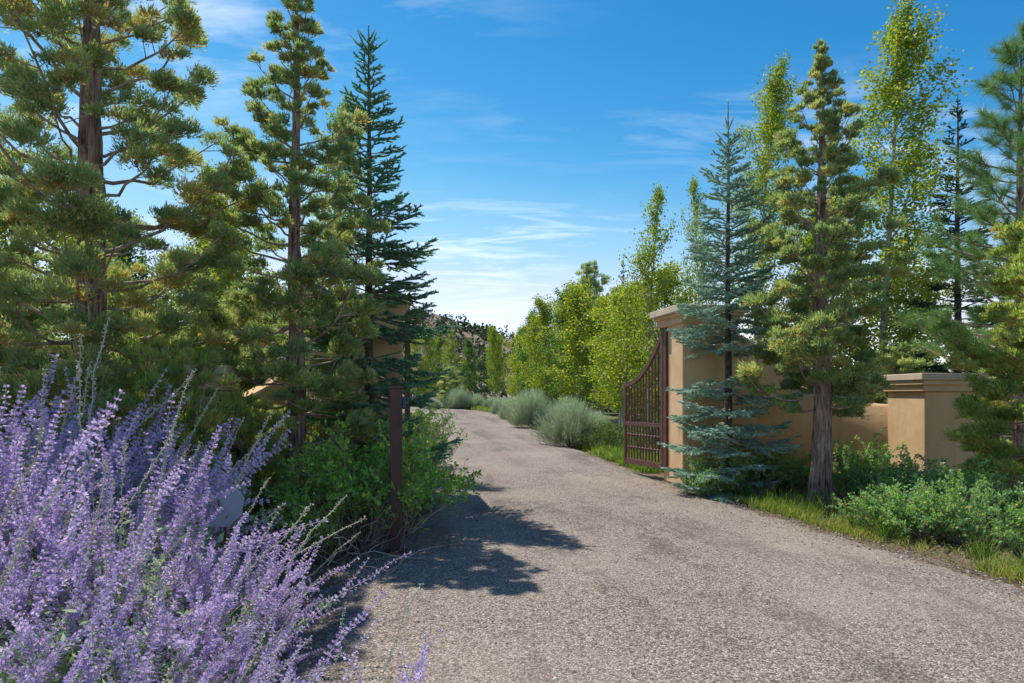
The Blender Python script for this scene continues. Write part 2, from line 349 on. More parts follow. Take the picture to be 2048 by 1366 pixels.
def box_bm(bm, c, s, bevel=0.0, rz=0.0):
    r = bmesh.ops.create_cube(bm, size=1.0)
    vs_ = r['verts']
    bmesh.ops.scale(bm, vec=s, verts=vs_)
    if bevel > 0:
        es = list({e for v in vs_ for e in v.link_edges})
        rr = bmesh.ops.bevel(bm, geom=es, offset=bevel, segments=2, affect='EDGES', profile=0.5)
        vs_ = list({v for f in rr['faces'] for v in f.verts} | {v for v in vs_ if v.is_valid})
    if rz: bmesh.ops.rotate(bm, cent=(0, 0, 0), matrix=Matrix.Rotation(rz, 3, 'Z'), verts=vs_)
    bmesh.ops.translate(bm, vec=c, verts=vs_)
def bm_obj(name, bm, mat, parent=None, **k):
    me = bpy.data.meshes.new(name); bm.to_mesh(me); bm.free(); me.materials.append(M[mat] if isinstance(mat, str) else mat)
    return obj(name, me, parent, **k)
def box(name, c, s, mat, parent, bevel=0.004, rz=0.0):
    bm = bmesh.new(); box_bm(bm, c, s, bevel, rz); return bm_obj(name, bm, mat, parent)

# ------------------------------------------------------------------ terrain
def gz(x, y):
    y = np.asarray(y, float)
    t = np.clip((y-12)/6, 0, None)
    rise = np.where(y < 18, 0.025*6*t*t*0.5*np.where(y > 12, 1, 0), 0.025*(y-15))
    return np.minimum(rise, 1.15)
def catmull(pts, n):
    p = np.asarray(pts, float); p = np.vstack([2*p[0]-p[1], p, 2*p[-1]-p[-2]])
    out = []
    for i in range(1, len(p)-2):
        for t in np.linspace(0, 1, n, endpoint=False):
            a, b, c, d = p[i-1], p[i], p[i+1], p[i+2]
            out.append(.5*((2*b)+(c-a)*t+(2*a-5*b+4*c-d)*t*t+(3*b-a-3*c+d)*t**3))
    out.append(p[-2]); return np.array(out)
ROAD_R = [(34, -26), (30, -17), (16, -10.5), (8.2, -5.5), (5.5, 0), (4.95, 3), (4.29, 5.72), (3.79, 7.66), (3.08, 11.2), (2.45, 15), (1.6, 20.6), (0.55, 29), (-0.75, 37.5), (-4.5, 44.5), (-12, 48), (-26, 50)]  # wide flare behind the camera is unseen, added to bounce sunlight onto the planting
ROAD_L = [(-34, -26), (-30, -17), (-12, -10.5), (-3.2, -5.5), (-1.35, 0), (-1.5, 3), (-1.60, 5.75), (-1.68, 7.2), (-1.80, 11), (-2.1, 15), (-2.65, 21), (-3.5, 29), (-4.6, 34.5), (-7.0, 38), (-13, 40.5), (-26, 42)]
Rr = catmull(ROAD_R, 22); Rl = catmull(ROAD_L, 22)
def right_edge(y): return np.interp(y, Rr[66:266, 1], Rr[66:266, 0])
def left_edge(y): return np.interp(y, Rl[66:266, 1], Rl[66:266, 0])

def build_ground():
    xs = np.concatenate([np.linspace(-900, -60, 15), np.linspace(-50, 50, 101), np.linspace(60, 900, 15)])
    ys = np.concatenate([np.linspace(-300, -20, 8), np.linspace(-15, 70, 120), np.linspace(80, 1500, 30)])
    X, Y = np.meshgrid(xs, ys); rng = np.random.default_rng(1)
    Z = gz(X, Y)
    on = (X > np.interp(Y, Rl[:260, 1], Rl[:260, 0])-0.5) & (X < np.interp(Y, Rr[:260, 1], Rr[:260, 0])+0.5)
    Z = Z-0.004 + np.where(on | (Y > 34), -0.02, rng.normal(0, 0.012, X.shape)-0.005)
    nx, ny = len(xs), len(ys)
    i = (np.arange(ny-1)[:, None]*nx+np.arange(nx-1)[None]).ravel()
    T = np.concatenate([np.stack([i, i+1, i+nx+1], -1), np.stack([i, i+nx+1, i+nx], -1)])
    a = Acc(); a.add(np.stack([X, Y, Z], -1).reshape(-1, 3), T, .5, True)
    obj('ground', a.mesh('ground', 'ground'), kind='structure', label='brown soil under the planting and along the driveway')
build_ground()

def build_road():
    rng = np.random.default_rng(2); n = len(Rr); k = 14
    V = []
    ph = rng.uniform(0, 6, 8)
    for i in range(n):
        s = i*0.45
        wr = 0.05*sin(s*1.9+ph[0])+0.035*sin(s*4.3+ph[1])+rng.normal(0, .018); wl = 0.05*sin(s*1.6+ph[2])+0.04*sin(s*3.7+ph[3])+rng.normal(0, .018)
        L = Rl[i]; R = Rr[i]; u = (R-L)/np.linalg.norm(R-L)
        L2 = L+u*wl; R2 = R+u*wr
        for j in range(k+1):
            f = j/k; p = L2*(1-f)+R2*f
            z = float(gz(p[0], p[1]))+0.018+0.03*(1-(2*f-1)**2)
            if j in (0, k): z = float(gz(p[0], p[1]))-0.035
            if j in (0, k): p = p+u*(0.03 if j else -0.03)
            V.append((p[0], p[1], z))
    V = np.array(V); w = k+1
    i = (np.arange(n-1)[:, None]*w+np.arange(k)[None]).ravel()
    T = np.concatenate([np.stack([i, i+1, i+w+1], -1), np.stack([i, i+w+1, i+w], -1)])
    a = Acc(); a.add(V, T, .5, True)
    obj('driveway', a.mesh('driveway', 'road'), kind='structure', label='beige chip seal driveway curving away between the gates, with an unseen apron added for bounce light')
build_road()

# ------------------------------------------------------------------ gate pillars, walls
AX = unit(np.array([-.18, .98])); PX = np.array([AX[1], -AX[0]])     # along the drive, across it
A_ROT = atan2(PX[1], PX[0])
def wpt(o, u, v): return np.array(o)+PX*u+AX*v

def gate_pillar(label, corner, side):
    # corner: the front corner nearest the drive; side +1 right of the drive, -1 left
    c = wpt(corner, side*0.515, 0.515)
    t = thing('gate_pillar', label, 'pillar', (c[0], c[1], 0), A_ROT)
    bm = bmesh.new()
    box_bm(bm, (0, -0.27, 1.42), (1.03, 0.49, 2.86), 0.018)
    box_bm(bm, (side*0.045, 0.245, 1.42), (0.935, 0.54, 2.855), 0.018)
    bm_obj('body', bm, 'stucco', t)
    bm = bmesh.new()
    box_bm(bm, (0, 0, 2.905), (1.10, 1.10, 0.13), 0.012)
    box_bm(bm, (0, 0, 2.995), (1.20, 1.20, 0.06), 0.016)
    bm_obj('moulding', bm, 'stucco', t)
    bm = bmesh.new(); box_bm(bm, (0, 0, 3.085), (1.31, 1.31, 0.125), 0.015); bm_obj('cap', bm, 'cap', t)
    return t
RC = np.array([2.94, 11.75]); LC = np.array([-1.72, 10.72])
gate_pillar('tall tan stucco gate pillar behind the blue spruce', RC, 1)
gate_pillar('tall tan stucco gate pillar mostly hidden behind the green spruce', LC, -1)

def low_pillar(label, corner, rz, w, d):
    ca, sa = cos(rz), sin(rz)
    c = np.array(corner)+np.array([ca, sa])*w/2+np.array([-sa, ca])*d/2
    t = thing('low_pillar', label, 'pillar', (c[0], c[1], 0), rz)
    bm = bmesh.new(); box_bm(bm, (0, 0, 0.80), (w, d, 1.70), 0.018); bm_obj('body', bm, 'stucco', t)
    bm = bmesh.new(); box_bm(bm, (0, 0, 1.70), (w+.10, d+.10, 0.10), 0.012); box_bm(bm, (0, 0, 1.785), (w+.17, d+.17, 0.075), 0.014); bm_obj('moulding', bm, 'stucco', t)
    bm = bmesh.new(); box_bm(bm, (0, 0, 1.875), (w+.22, d+.22, 0.105), 0.012); bm_obj('cap', bm, 'cap', t)
low_pillar('low tan stucco end pillar with cap beside the snowberry bushes', (6.29, 10.4), radians(1), .80, 1.0)
low_pillar('low tan stucco end pillar half hidden behind the left conifer', (-4.15, 7.5), radians(6), .9, .7)

def garden_wall(label, path, th=0.28):
    P = catmull([p[:2] for p in path], 10); H = catmull([(p[2], 0) for p in path], 10)[:, 0]
    tg = unit(np.gradient(P, axis=0)); nr = np.stack([-tg[:, 1], tg[:, 0]], -1)
    V = []; F = []
    for i in range(len(P)):
        l = P[i]+nr[i]*th/2; r = P[i]-nr[i]*th/2; h = H[i]
        prof = [(l, -.1), (l, h-.03), (l*.93+r*.07, h), (r*.93+l*.07, h), (r, h-.03), (r, -.1)]
        V += [(q[0], q[1], z) for q, z in prof]
    bm = bmesh.new(); vv = [bm.verts.new(v) for v in V]
    for i in range(len(P)-1):
        for j in range(6):
            j2 = (j+1) % 6
            f = bm.faces.new([vv[i*6+j], vv[i*6+j2], vv[i*6+6+j2], vv[i*6+6+j]]); f.smooth = j in (0, 4)
    bm.faces.new(vv[:6][::-1]); bm.faces.new(vv[-6:])
    bmesh.ops.recalc_face_normals(bm, faces=bm.faces)
    return bm_obj('garden_wall', bm, 'stucco', label=label, cat='wall')
garden_wall('curved tan stucco wall dipping from gate pillar to low pillar on the right',
            [(3.85, 12.42, 2.74), (4.3, 12.5, 2.6), (4.75, 12.5, 2.2), (5.2, 12.4, 1.80), (5.7, 12.2, 1.58), (6.08, 11.88, 1.47), (6.36, 11.58, 1.44), (6.60, 11.25, 1.46)])
garden_wall('curved tan stucco wall behind the conifers on the left',
            [(-2.62, 10.95, 2.74), (-3.0, 10.85, 2.62), (-3.35, 10.65, 2.2), (-3.7, 10.3, 1.78), (-3.95, 9.8, 1.56), (-4.05, 9.2, 1.46), (-3.95, 8.7, 1.44), (-3.72, 8.1, 1.46)])

# ------------------------------------------------------------------ gates
def iron_gate(label, hinge, ang, L=1.42, bars=11, mirror=1):
    t = thing('iron_gate', label, 'gate', (hinge[0], hinge[1], 0), ang)
    z0 = 0.2
    def top(s): return 2.80-1.0*(1-(1-s)**2.1) if s < 1 else 1.80
    box('hinge_stile', (0.035, 0, (z0+2.88)/2), (0.075, 0.06, 2.88-z0), 'iron', t, .006)
    box('stile', (L-.03, 0, (z0+1.80)/2), (0.06, 0.05, 1.80-z0), 'iron', t, .006)
    for nm, z, h in (('bottom_rail', z0+.065, .11), ('middle_rail', 1.02, .075)):
        box(nm, (L/2, 0, z), (L-.135, 0.048, h), 'iron', t, .005)
    # swept top rail
    bm = bmesh.new(); ring0 = None
    ss = np.linspace(0.05, 1.0, 26); pts = [(s*L, top(s)) for s in ss]
    for i, (x, z) in enumerate(pts):
        a = pts[max(i-1, 0)]; b = pts[min(i+1, len(pts)-1)]
        tx, tz = b[0]-a[0], b[1]-a[1]; q = math.hypot(tx, tz); nx_, nz_ = -tz/q, tx/q
        ring = [bm.verts.new((x+nx_*o, y, z+nz_*o)) for o, y in ((-.04, -.027), (.04, -.027), (.04, .027), (-.04, .027))]
        if ring0:
            for j in range(4): bm.faces.new([ring0[j], ring0[(j+1) % 4], ring[(j+1) % 4], ring[j]])
        else: bm.faces.new(ring)
        ring0 = ring
    bm.faces.new(ring0[::-1]); bmesh.ops.recalc_face_normals(bm, faces=bm.faces)
    bm_obj('top_rail', bm, 'iron', t)
    for i in range(bars):
        x = .075+(L-.135)*(i+1)/(bars+1); s = x/L
        bm = bmesh.new(); bmesh.ops.create_cone(bm, segments=8, radius1=.0165, radius2=.0165, depth=top(s)-z0-.12, cap_ends=False)
        bmesh.ops.translate(bm, vec=(x, 0, (top(s)+z0+.12)/2), verts=bm.verts)
        for f in bm.faces: f.smooth = True
        b = bm_obj('bar', bm, 'iron', t)
    for z in (0.55, 0.80):
        bm = bmesh.new(); bmesh.ops.create_cone(bm, segments=8, radius1=.011, radius2=.011, depth=L-.13, cap_ends=False)
        bmesh.ops.rotate(bm, cent=(0, 0, 0), matrix=Matrix.Rotation(pi/2, 3, 'Y'), verts=bm.verts); bmesh.ops.translate(bm, vec=(L/2, 0.0, z), verts=bm.verts)
        rail = bm_obj('rod', bm, 'iron', t)
        for i in range(bars):
            x = .075+(L-.135)*(i+1)/(bars+1)
            bm = bmesh.new(); bmesh.ops.create_uvsphere(bm, u_segments=8, v_segments=6, radius=.034)
            bmesh.ops.scale(bm, vec=(1, 1, .8), verts=bm.verts); bmesh.ops.translate(bm, vec=(x, 0, z), verts=bm.verts)
            for f in bm.faces: f.smooth = True
            bm_obj('collar', bm, 'iron', rail)
    box('latch', (L-.02, -.045, 1.12), (.05, .04, .16), 'iron', t, .004)
    for z in (.42, 2.45): box('hinge', (-.02, 0, z), (.10, .05, .09), 'iron', t, .004)
    box('hinge_post', (-0.085, 0, 1.55), (0.09, 0.09, 2.68), 'iron', t, .006)
    box('bracket', (-0.02, mirror*0.10, 2.76), (0.09, 0.30, 0.10), 'iron', t, .006)
    box('bracket', (-0.02, mirror*0.10, 0.62), (0.07, 0.24, 0.07), 'iron', t, .006)
    return t
rh = np.array([2.83, 12.72]); rf = np.array([2.31, 14.0])
iron_gate('brown wrought iron gate leaf with swept top beside the blue spruce', rh, atan2(rf[1]-rh[1], rf[0]-rh[0]), float(np.linalg.norm(rf-rh)), 11, -1)
lh = wpt(LC, 0.10, 0.72)
iron_gate('brown iron gate leaf seen edge on beside the left pillar', lh, atan2(lh[1], lh[0]), 2.1, 17, 1)

# steel post by the drive, yard sign
t = thing('steel_post', 'rusty brown square steel post standing among leafy shrub by the driveway', 'post', (-1.157, 6.82, 0), radians(8))
box('shaft', (0, 0, .80), (.115, .115, 1.72), 'post', t, .006); box('cap', (0, 0, 1.675), (.128, .128, .028), 'post', t, .005)
box('base_plate', (0, 0, .015), (.22, .22, .05), 'post', t, .004)
box('reader', (.078, .03, 1.52), (.04, .07, .13), 'blue', t, .008)

t = thing('yard_sign', 'pale grey octagonal yard sign peeking out of the purple sage', 'sign', (-1.83, 4.32, 0), radians(-8))
bm = bmesh.new(); bmesh.ops.create_cone(bm, segments=8, radius1=.145, radius2=.145, depth=.012, cap_ends=True)
bmesh.ops.rotate(bm, cent=(0, 0, 0), matrix=Matrix.Rotation(pi/8, 3, 'Z'), verts=bm.verts); bmesh.ops.rotate(bm, cent=(0, 0, 0), matrix=Matrix.Rotation(pi/2-.3, 3, 'X'), verts=bm.verts)
bmesh.ops.translate(bm, vec=(0, 0, .90), verts=bm.verts); bm_obj('panel', bm, 'sign', t)
box('stake', (0, .03, .40), (.02, .012, .86), 'iron', t, .002)
bm = bmesh.new(); box_bm(bm, (-.015, -.022, .915), (.012, .006, .045), .001); bm_obj('red_mark', bm, 'sign_red', t)

# ------------------------------------------------------------------ tree builders
def trunk_mesh(name, H, r0, seed, mat='bark', lean=(0, 0), sides=16, flare=1.5, wob=.015, ridge=.09, top=.08, z0=-.1):
    rng = np.random.default_rng(seed); k = max(14, int(H*6)); z = np.linspace(z0, H, k); f = np.clip(z/H, 0, 1)
    x = lean[0]*f+wob*np.sin(z*1.7+rng.uniform(0, 6)); y = lean[1]*f+wob*np.sin(z*1.3+rng.uniform(0, 6))
    r = r0*((1-f)**0.9*(1-top)+top)*(1+(flare-1)*np.exp(-np.clip(z, 0, None)/.28))
    a = np.arange(sides); nz = 1+ridge*np.sin(a*2*pi/sides*5+rng.uniform(0, 6))[None]*np.ones((k, 1))+rng.normal(0, ridge*.55, (k, sides))
    acc = Acc(); acc.tube(np.stack([x, y, z], -1), r, sides, noise=nz)
    me = acc.mesh(name, mat)
    return me, (lambda h: np.array([np.interp(h, z, x), np.interp(h, z, y), h])), (lambda h: float(np.interp(h, z, r)))

def tufted_conifer(seed, H, prof, z_low, r0, nbr=90, cl=.20, cords=150, mat='tuft', clen=.06, cw=.011, bare=.42, lean=(0, 0), brown=.16, up=0.0, ybias=0.0, trunk=True, dens=1.0, fexp=0.92):
    rng = np.random.default_rng(seed)
    tm, tp, tr = trunk_mesh('trunk', H, r0, seed+5, lean=lean, flare=1.3, ridge=.12, sides=20)
    B = Acc(); F = Acc()
    cc = []; cr = []; cd = []; tn = []
    az = rng.uniform(0, 6.28)
    for i in range(nbr):
        f = (i+.5)/nbr; h = z_low+(H-z_low)*(f**fexp)*.985; h += rng.normal(0, .05)
        h = min(max(h, z_low), H*.985); fh = (h-z_low)/(H-z_low)
        az += 2.39996+rng.normal(0, .35)
        L = prof(h)*rng.uniform(.70, 1.12)
        el = radians(8+up+42*fh**1.4+rng.normal(0, 9))
        d = np.array([cos(az), sin(az)]); s = np.linspace(0, 1, 7)
        horiz = L*s*cos(el); vert = L*(np.tan(el)*s*cos(el) - .20*np.sin(s*pi*.8)*(1-fh) + .20*s**3)
        wig = rng.normal(0, .018*L, (7, 3)); wig[0] = 0
        p0 = tp(h)
        P = np.stack([p0[0]+d[0]*horiz, p0[1]+d[1]*horiz, p0[2]+vert], -1)+wig
        B.tube(P, (0.006+.0125*L)*(1-.72*s)*min(1.0, .55+r0*3), 5, rng.uniform(0, 1))
        n = max(2, int(round((2.0+4.0*L)*dens)))
        for j in range(n):
            sj = 1.0 if j == 0 else rng.uniform(bare if L > .5 else .15, 1.0)
            c = np.array([np.interp(sj, s, P[:, m]) for m in range(3)])
            if j:
                side = np.array([-d[1], d[0], 0])*rng.choice([-1, 1])*rng.uniform(.05, .34)*L*(1.15-sj*.5)
                q = c+side+np.array([d[0], d[1], 0])*abs(np.linalg.norm(side))*.5+np.array([0, 0, rng.uniform(-.02, .14)*min(L, 1)])
                B.tube(np.stack([c, (c+q)/2+rng.normal(0, .01, 3), q]), [.006*min(1, L+.3), .005*min(1, L+.3), .003], 4, rng.uniform(0, 1)); c = q
            cc.append(c); cr.append(cl*rng.uniform(.6, 1.15)*(.62+.38*min(1.0, L/0.9))*(1.0-.48*fh)); cd.append(d); tn.append(rng.uniform(0, 1))
    for h in np.linspace(H*.84, H*1.0, 7):
        cc.append(tp(min(h, H))+rng.normal(0, .02, 3)); cr.append(cl*.55*(1.15-(h-H*.84)/(H*.16)*.6)); cd.append(np.array([0, 0])); tn.append(.4)
    cc = np.array(cc); cr = np.array(cr); cd = np.array(cd); tn = np.array(tn)
    nc = np.maximum(20, (cords*3.0*(cr/cl)**1.7)).astype(int)
    idx = np.repeat(np.arange(len(cc)), nc); N = len(idx)
    u = rdir(rng, N); u[:, 2] = np.where(u[:, 2] < -.3, -u[:, 2]*.6, u[:, 2]); u = unit(u)
    rad = rng.uniform(.22, 1.0, N)**.42
    # lobes give the clump an uneven outline
    lob = 1+.28*np.sin(u[:, 0]*5+idx*1.7)+.22*np.sin(u[:, 1]*6+idx*2.3)+.15*np.sin(u[:, 2]*7+idx)
    pos = cc[idx]+u*(rad*cr[idx]*lob)[:, None]*np.array([1.0, 1.0, .88])
    dr = unit(u*.9+np.concatenate([cd[idx]*.45, np.full((N, 1), .55)], 1)+rng.normal(0, .33, (N, 3)))
    ln = clen*.86*rng.uniform(.6, 1.35, N)
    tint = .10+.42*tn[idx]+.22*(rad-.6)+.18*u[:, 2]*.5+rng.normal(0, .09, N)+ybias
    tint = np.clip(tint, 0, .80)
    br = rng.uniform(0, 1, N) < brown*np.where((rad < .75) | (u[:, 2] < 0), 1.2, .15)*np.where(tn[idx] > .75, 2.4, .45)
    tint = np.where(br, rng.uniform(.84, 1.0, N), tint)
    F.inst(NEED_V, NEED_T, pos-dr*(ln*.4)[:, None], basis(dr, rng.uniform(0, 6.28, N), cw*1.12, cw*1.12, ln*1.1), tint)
    # fine twigs inside the clumps
    k2 = 8; idx2 = np.repeat(np.arange(len(cc)), k2); u2 = unit(rdir(rng, len(idx2))+np.array([0, 0, .5]))
    B.inst(CONE_V, CONE_T, cc[idx2]-u2*.02, basis(u2, np.zeros(len(idx2)), .006, .006, cr[idx2]*.9), rng.uniform(0, 1, len(idx2)))
    return [('trunk', tm), ('branches', B.mesh('branches', 'limb')), ('crown', F.mesh('crown', mat))]

def spruce(seed, H, prof, z_low, r0, mat='spruce', whorl=.30, per=7, needle=.026, nw=.0095, dens=230, droop=.12, gap=None, leader=.5, fat=1.0):
    rng = np.random.default_rng(seed)
    tm, tp, tr = trunk_mesh('trunk', H, r0, seed+3, mat='spruce_bark', sides=10, flare=1.25, wob=.008, ridge=.05, top=.06)
    B = Acc(); S = []                        # shoots: start, dir, length, size
    h = z_low
    while h < H-leader*.9:
        fh = (h-z_low)/(H-z_low); n = int(round(per*(1-.25*fh)+rng.uniform(-1, 1))); a0 = rng.uniform(0, 6.28)
        if gap is not None and gap(h, rng): h += whorl*.8; continue
        for i in range(n):
            az = a0+i*2*pi/n+rng.normal(0, .18); L = prof(h)*rng.uniform(.62, 1.12); hh = h+rng.normal(0, .05)
            el = radians(-6+16*fh+34*fh**3+rng.normal(0, 6)); d = np.array([cos(az), sin(az)])
            s = np.linspace(0, 1, 8); hz = L*s*cos(el); vt = L*(s*sin(el)-droop*np.sin(s*pi*.85)*(1-fh)+.10*s**3)
            p0 = tp(hh); P = np.stack([p0[0]+d[0]*hz, p0[1]+d[1]*hz, p0[2]+vt], -1)+np.concatenate([np.zeros((1, 3)), rng.normal(0, .010*L, (7, 3))])
            B.tube(P, (.004+.011*L)*(1-.8*s), 4, rng.uniform(0, 1))
            T = unit(np.gradient(P, axis=0))
            # the branch's own needles on the outer part
            for q in range(2, 7): S.append((P[q], P[q+1]-P[q], 1.0))
            m = max(3, int(L*15)); sd = 1
            for j in range(m):
                sj = .20+.78*(j+.5)/m; c = np.array([np.interp(sj, s, P[:, x]) for x in range(3)]); tg = np.array([np.interp(sj, s, T[:, x]) for x in range(3)])
                sd = -sd; sv = np.array([-tg[1], tg[0], 0])*sd
                ll = min(.42, L*.50*(1-sj)+.07)*rng.uniform(.7, 1.15)
                dv = unit(tg*.85+sv*.75+np.array([0, 0, rng.uniform(-.22, .16)]))
                e1 = c+dv*ll; S.append((c, dv*ll, 1.0))
                if ll > .10:
                    kk = int(ll/.055)
                    for z in range(kk):
                        cz = c+dv*ll*(.25+.7*(z+.5)/kk); sg = 1 if z % 2 else -1
                        s2 = np.array([-dv[1], dv[0], 0])*sg
                        d2 = unit(dv*.9+s2*.65+np.array([0, 0, rng.uniform(-.35, .2)]))
                        S.append((cz, d2*min(.13, ll*.42)*rng.uniform(.7, 1.2), .92))
        # small inter-whorl twigs
        for i in range(3):
            az = rng.uniform(0, 6.28); L = prof(h)*rng.uniform(.25, .5); p0 = tp(min(h+whorl*rng.uniform(.3, .7), H)); dv = unit(np.array([cos(az), sin(az), .15+.5*fh]))
            S.append((p0, dv*L, .9))
            for j in range(4):
                sv = np.array([-dv[1], dv[0], 0])*(1 if j % 2 else -1); S.append((p0+dv*L*(.35+.16*j), unit(dv+sv*.8)*L*.3, .9))
        h += whorl*(1-.35*fh)*rng.uniform(.85, 1.15)
    # leader
    top = tp(H); S.append((tp(H-leader), top-tp(H-leader), .8))
    for z, l, n in ((H-leader, .26, 5), (H-leader*.62, .16, 4)):
        for i in range(n):
            az = i*2*pi/n+rng.uniform(0, 1); S.append((tp(z), unit(np.array([cos(az), sin(az), .9]))*l*fat, .9))
    P = np.array([s[0] for s in S]); D = np.array([s[1] for s in S]); Z = np.array([s[2] for s in S]); L = np.linalg.norm(D, axis=1)
    B.inst(CONE_V, CONE_T, P, basis(D, np.zeros(len(P)), .006, .006, L), rng.uniform(0, 1, len(P)))
    n = np.maximum(5, (L*dens)).astype(int); idx = np.repeat(np.arange(len(P)), n); N = len(idx); u = rng.uniform(0, 1.04, N)
    dn = unit(D); rr = rdir(rng, N); rr = unit(rr-dn[idx]*(rr*dn[idx]).sum(1, keepdims=True)); rr[:, 2] = np.where(rr[:, 2] < 0, rr[:, 2]*.55, rr[:, 2])
    nd = unit(rr*.95+dn[idx]*rng.uniform(.35, 1.0, (N, 1))+np.array([0, 0, .12]))
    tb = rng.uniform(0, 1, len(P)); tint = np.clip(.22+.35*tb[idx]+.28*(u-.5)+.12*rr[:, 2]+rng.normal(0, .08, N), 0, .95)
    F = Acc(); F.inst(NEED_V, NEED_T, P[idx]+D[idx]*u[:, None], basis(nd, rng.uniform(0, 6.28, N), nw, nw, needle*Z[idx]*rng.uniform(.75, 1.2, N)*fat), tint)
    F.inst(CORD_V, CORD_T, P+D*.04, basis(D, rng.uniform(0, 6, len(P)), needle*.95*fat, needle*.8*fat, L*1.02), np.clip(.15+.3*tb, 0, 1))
    return [('trunk', tm), ('branches', B.mesh('branches', 'limb')), ('crown', F.mesh('crown', mat))]

def pine(seed, H, R, z_low, r0, nbr=46, needle=.16):
    rng = np.random.default_rng(seed); tm, tp, tr = trunk_mesh('trunk', H, r0, seed, sides=12)
    B = Acc(); S = []; az = 0
    for i in range(nbr):
        f = (i+.5)/nbr; h = z_low+(H-z_low)*f; az += 2.4+rng.normal(0, .3); L = (R*(1-f)**.75+.22)*rng.uniform(.7, 1.1)
        el = radians(5+45*f+rng.normal(0, 8)); d = np.array([cos(az), sin(az)]); s = np.linspace(0, 1, 6)
        p0 = tp(h); P = np.stack([p0[0]+d[0]*L*s*cos(el), p0[1]+d[1]*L*s*cos(el), p0[2]+L*(s*sin(el)+.22*s**2.5)], -1)
        B.tube(P, (.008+.014*L)*(1-.6*s), 5, rng.uniform(0, .6))
        S.append((P[-1], unit(P[-1]-P[-2]+np.array([0, 0, .02]))))
        for j in range(max(2, int(L*6))):
            sj = rng.uniform(.3, .95); c = np.array([np.interp(sj, s, P[:, x]) for x in range(3)]); a2 = az+rng.choice([-1, 1])*rng.uniform(.5, 1.1)
            dv = unit(np.array([cos(a2), sin(a2), rng.uniform(.25, 1.0)])); ll = rng.uniform(.12, .34)
            B.tube(np.stack([c, c+dv*ll*.5, c+dv*ll]), [.008, .007, .006], 4, .3); S.append((c+dv*ll, dv))
    P = np.array([s[0] for s in S]); D = unit(np.array([s[1] for s in S])); n = 130; idx = np.repeat(np.arange(len(P)), n); N = len(idx)
    u = rng.uniform(-.20, .02, N); rr = rdir(rng, N); nd = unit(rr*.85+D[idx]*.75+np.array([0, 0, .1])); tb = rng.uniform(0, 1, len(P))
    F = Acc(); ln = needle*rng.uniform(.75, 1.15, N)
    tint = np.clip(.2+.45*tb[idx]+rng.normal(0, .12, N), 0, .9); tint[rng.uniform(0, 1, N) < .02] = 1
    F.inst(NEED_V, NEED_T, P[idx]+D[idx]*u[:, None], basis(nd, rng.uniform(0, 6.28, N), .0065, .0065, ln), tint)
    return [('trunk', tm), ('branches', B.mesh('branches', 'limb')), ('crown', F.mesh('crown', 'pine'))]

def aspen(seed, H, R, z_low, r0, nleaf=9000, leaf=.060, mat='aspen', nbr=34, stems=1, shape=1.0):
    rng = np.random.default_rng(seed); T = Acc(); B = Acc(); tw = []
    tmesh = Acc()
    for st in range(stems):
        off = rng.normal(0, .25, 2) if stems > 1 else np.zeros(2); Hs = H*(1 if st == 0 else rng.uniform(.7, .92)); ln = rng.normal(0, .04*H, 2)
        z = np.linspace(-.1, Hs, 18); f = np.clip(z/Hs, 0, 1); x = off[0]+ln[0]*f**1.5+.03*np.sin(z*1.3+seed); y = off[1]+ln[1]*f**1.5+.03*np.sin(z*1.1+seed*2)
        tmesh.tube(np.stack([x, y, z], -1), r0*(1-.88*f)*(1 if st == 0 else .75), 8)
        nb = nbr if st == 0 else nbr//2
        for i in range(nb):
            fb = (i+.5)/nb; h = z_low+(Hs-z_low)*fb*.97; az = i*2.4+rng.normal(0, .5)
            L = R*(np.sin(pi*(.14+.80*fb**.8))**shape)*rng.uniform(.6, 1.15)+.12; el = radians(28+38*fb+rng.normal(0, 9)); d = np.array([cos(az), sin(az)]); s = np.linspace(0, 1, 5)
            p0 = np.array([np.interp(h, z, x), np.interp(h, z, y), h])
            P = np.stack([p0[0]+d[0]*L*s*cos(el), p0[1]+d[1]*L*s*cos(el), p0[2]+L*s*sin(el)*(1+.1*s)], -1)+np.concatenate([np.zeros((1, 3)), rng.normal(0, .03*L, (4, 3))])
            B.tube(P, (.005+.011*L)*(1-.75*s), 4, rng.uniform(.3, 1))
            for j in range(4+int(5*L)):
                sj = rng.uniform(.25, 1.02); c = np.array([np.interp(sj, s, P[:, q]) for q in range(3)]); tw.append((c, L))
        for h in np.linspace(Hs*.86, Hs, 6): tw.append((np.array([np.interp(h, z, x), np.interp(h, z, y), h]), .35))
    c = np.array([t[0] for t in tw]); l = np.array([t[1] for t in tw]); idx = rng.integers(0, len(c), nleaf); N = nleaf
    pos = c[idx]+rng.normal(0, 1, (N, 3))*(.055+.085*np.minimum(l[idx], 1.2))[:, None]*np.array([1, 1, .9])
    d = unit(rng.normal(0, .7, (N, 3))+np.array([0, 0, -.45])); tb = rng.uniform(0, 1, len(c))
    tint = np.clip(.22+.42*tb[idx]+rng.normal(0, .14, N), 0, .93); tint[rng.uniform(0, 1, N) < .012] = 1
    F = Acc(); sz = leaf*rng.uniform(.7, 1.2, N); F.inst(QUAD_V, QUAD_T, pos, basis(d, rng.uniform(0, 6.28, N), sz*.95, sz*.95, sz), tint)
    return [('trunk', tmesh.mesh('trunk', 'aspen_bark')), ('branches', B.mesh('branches', 'limb')), ('crown', F.mesh('crown', mat))]

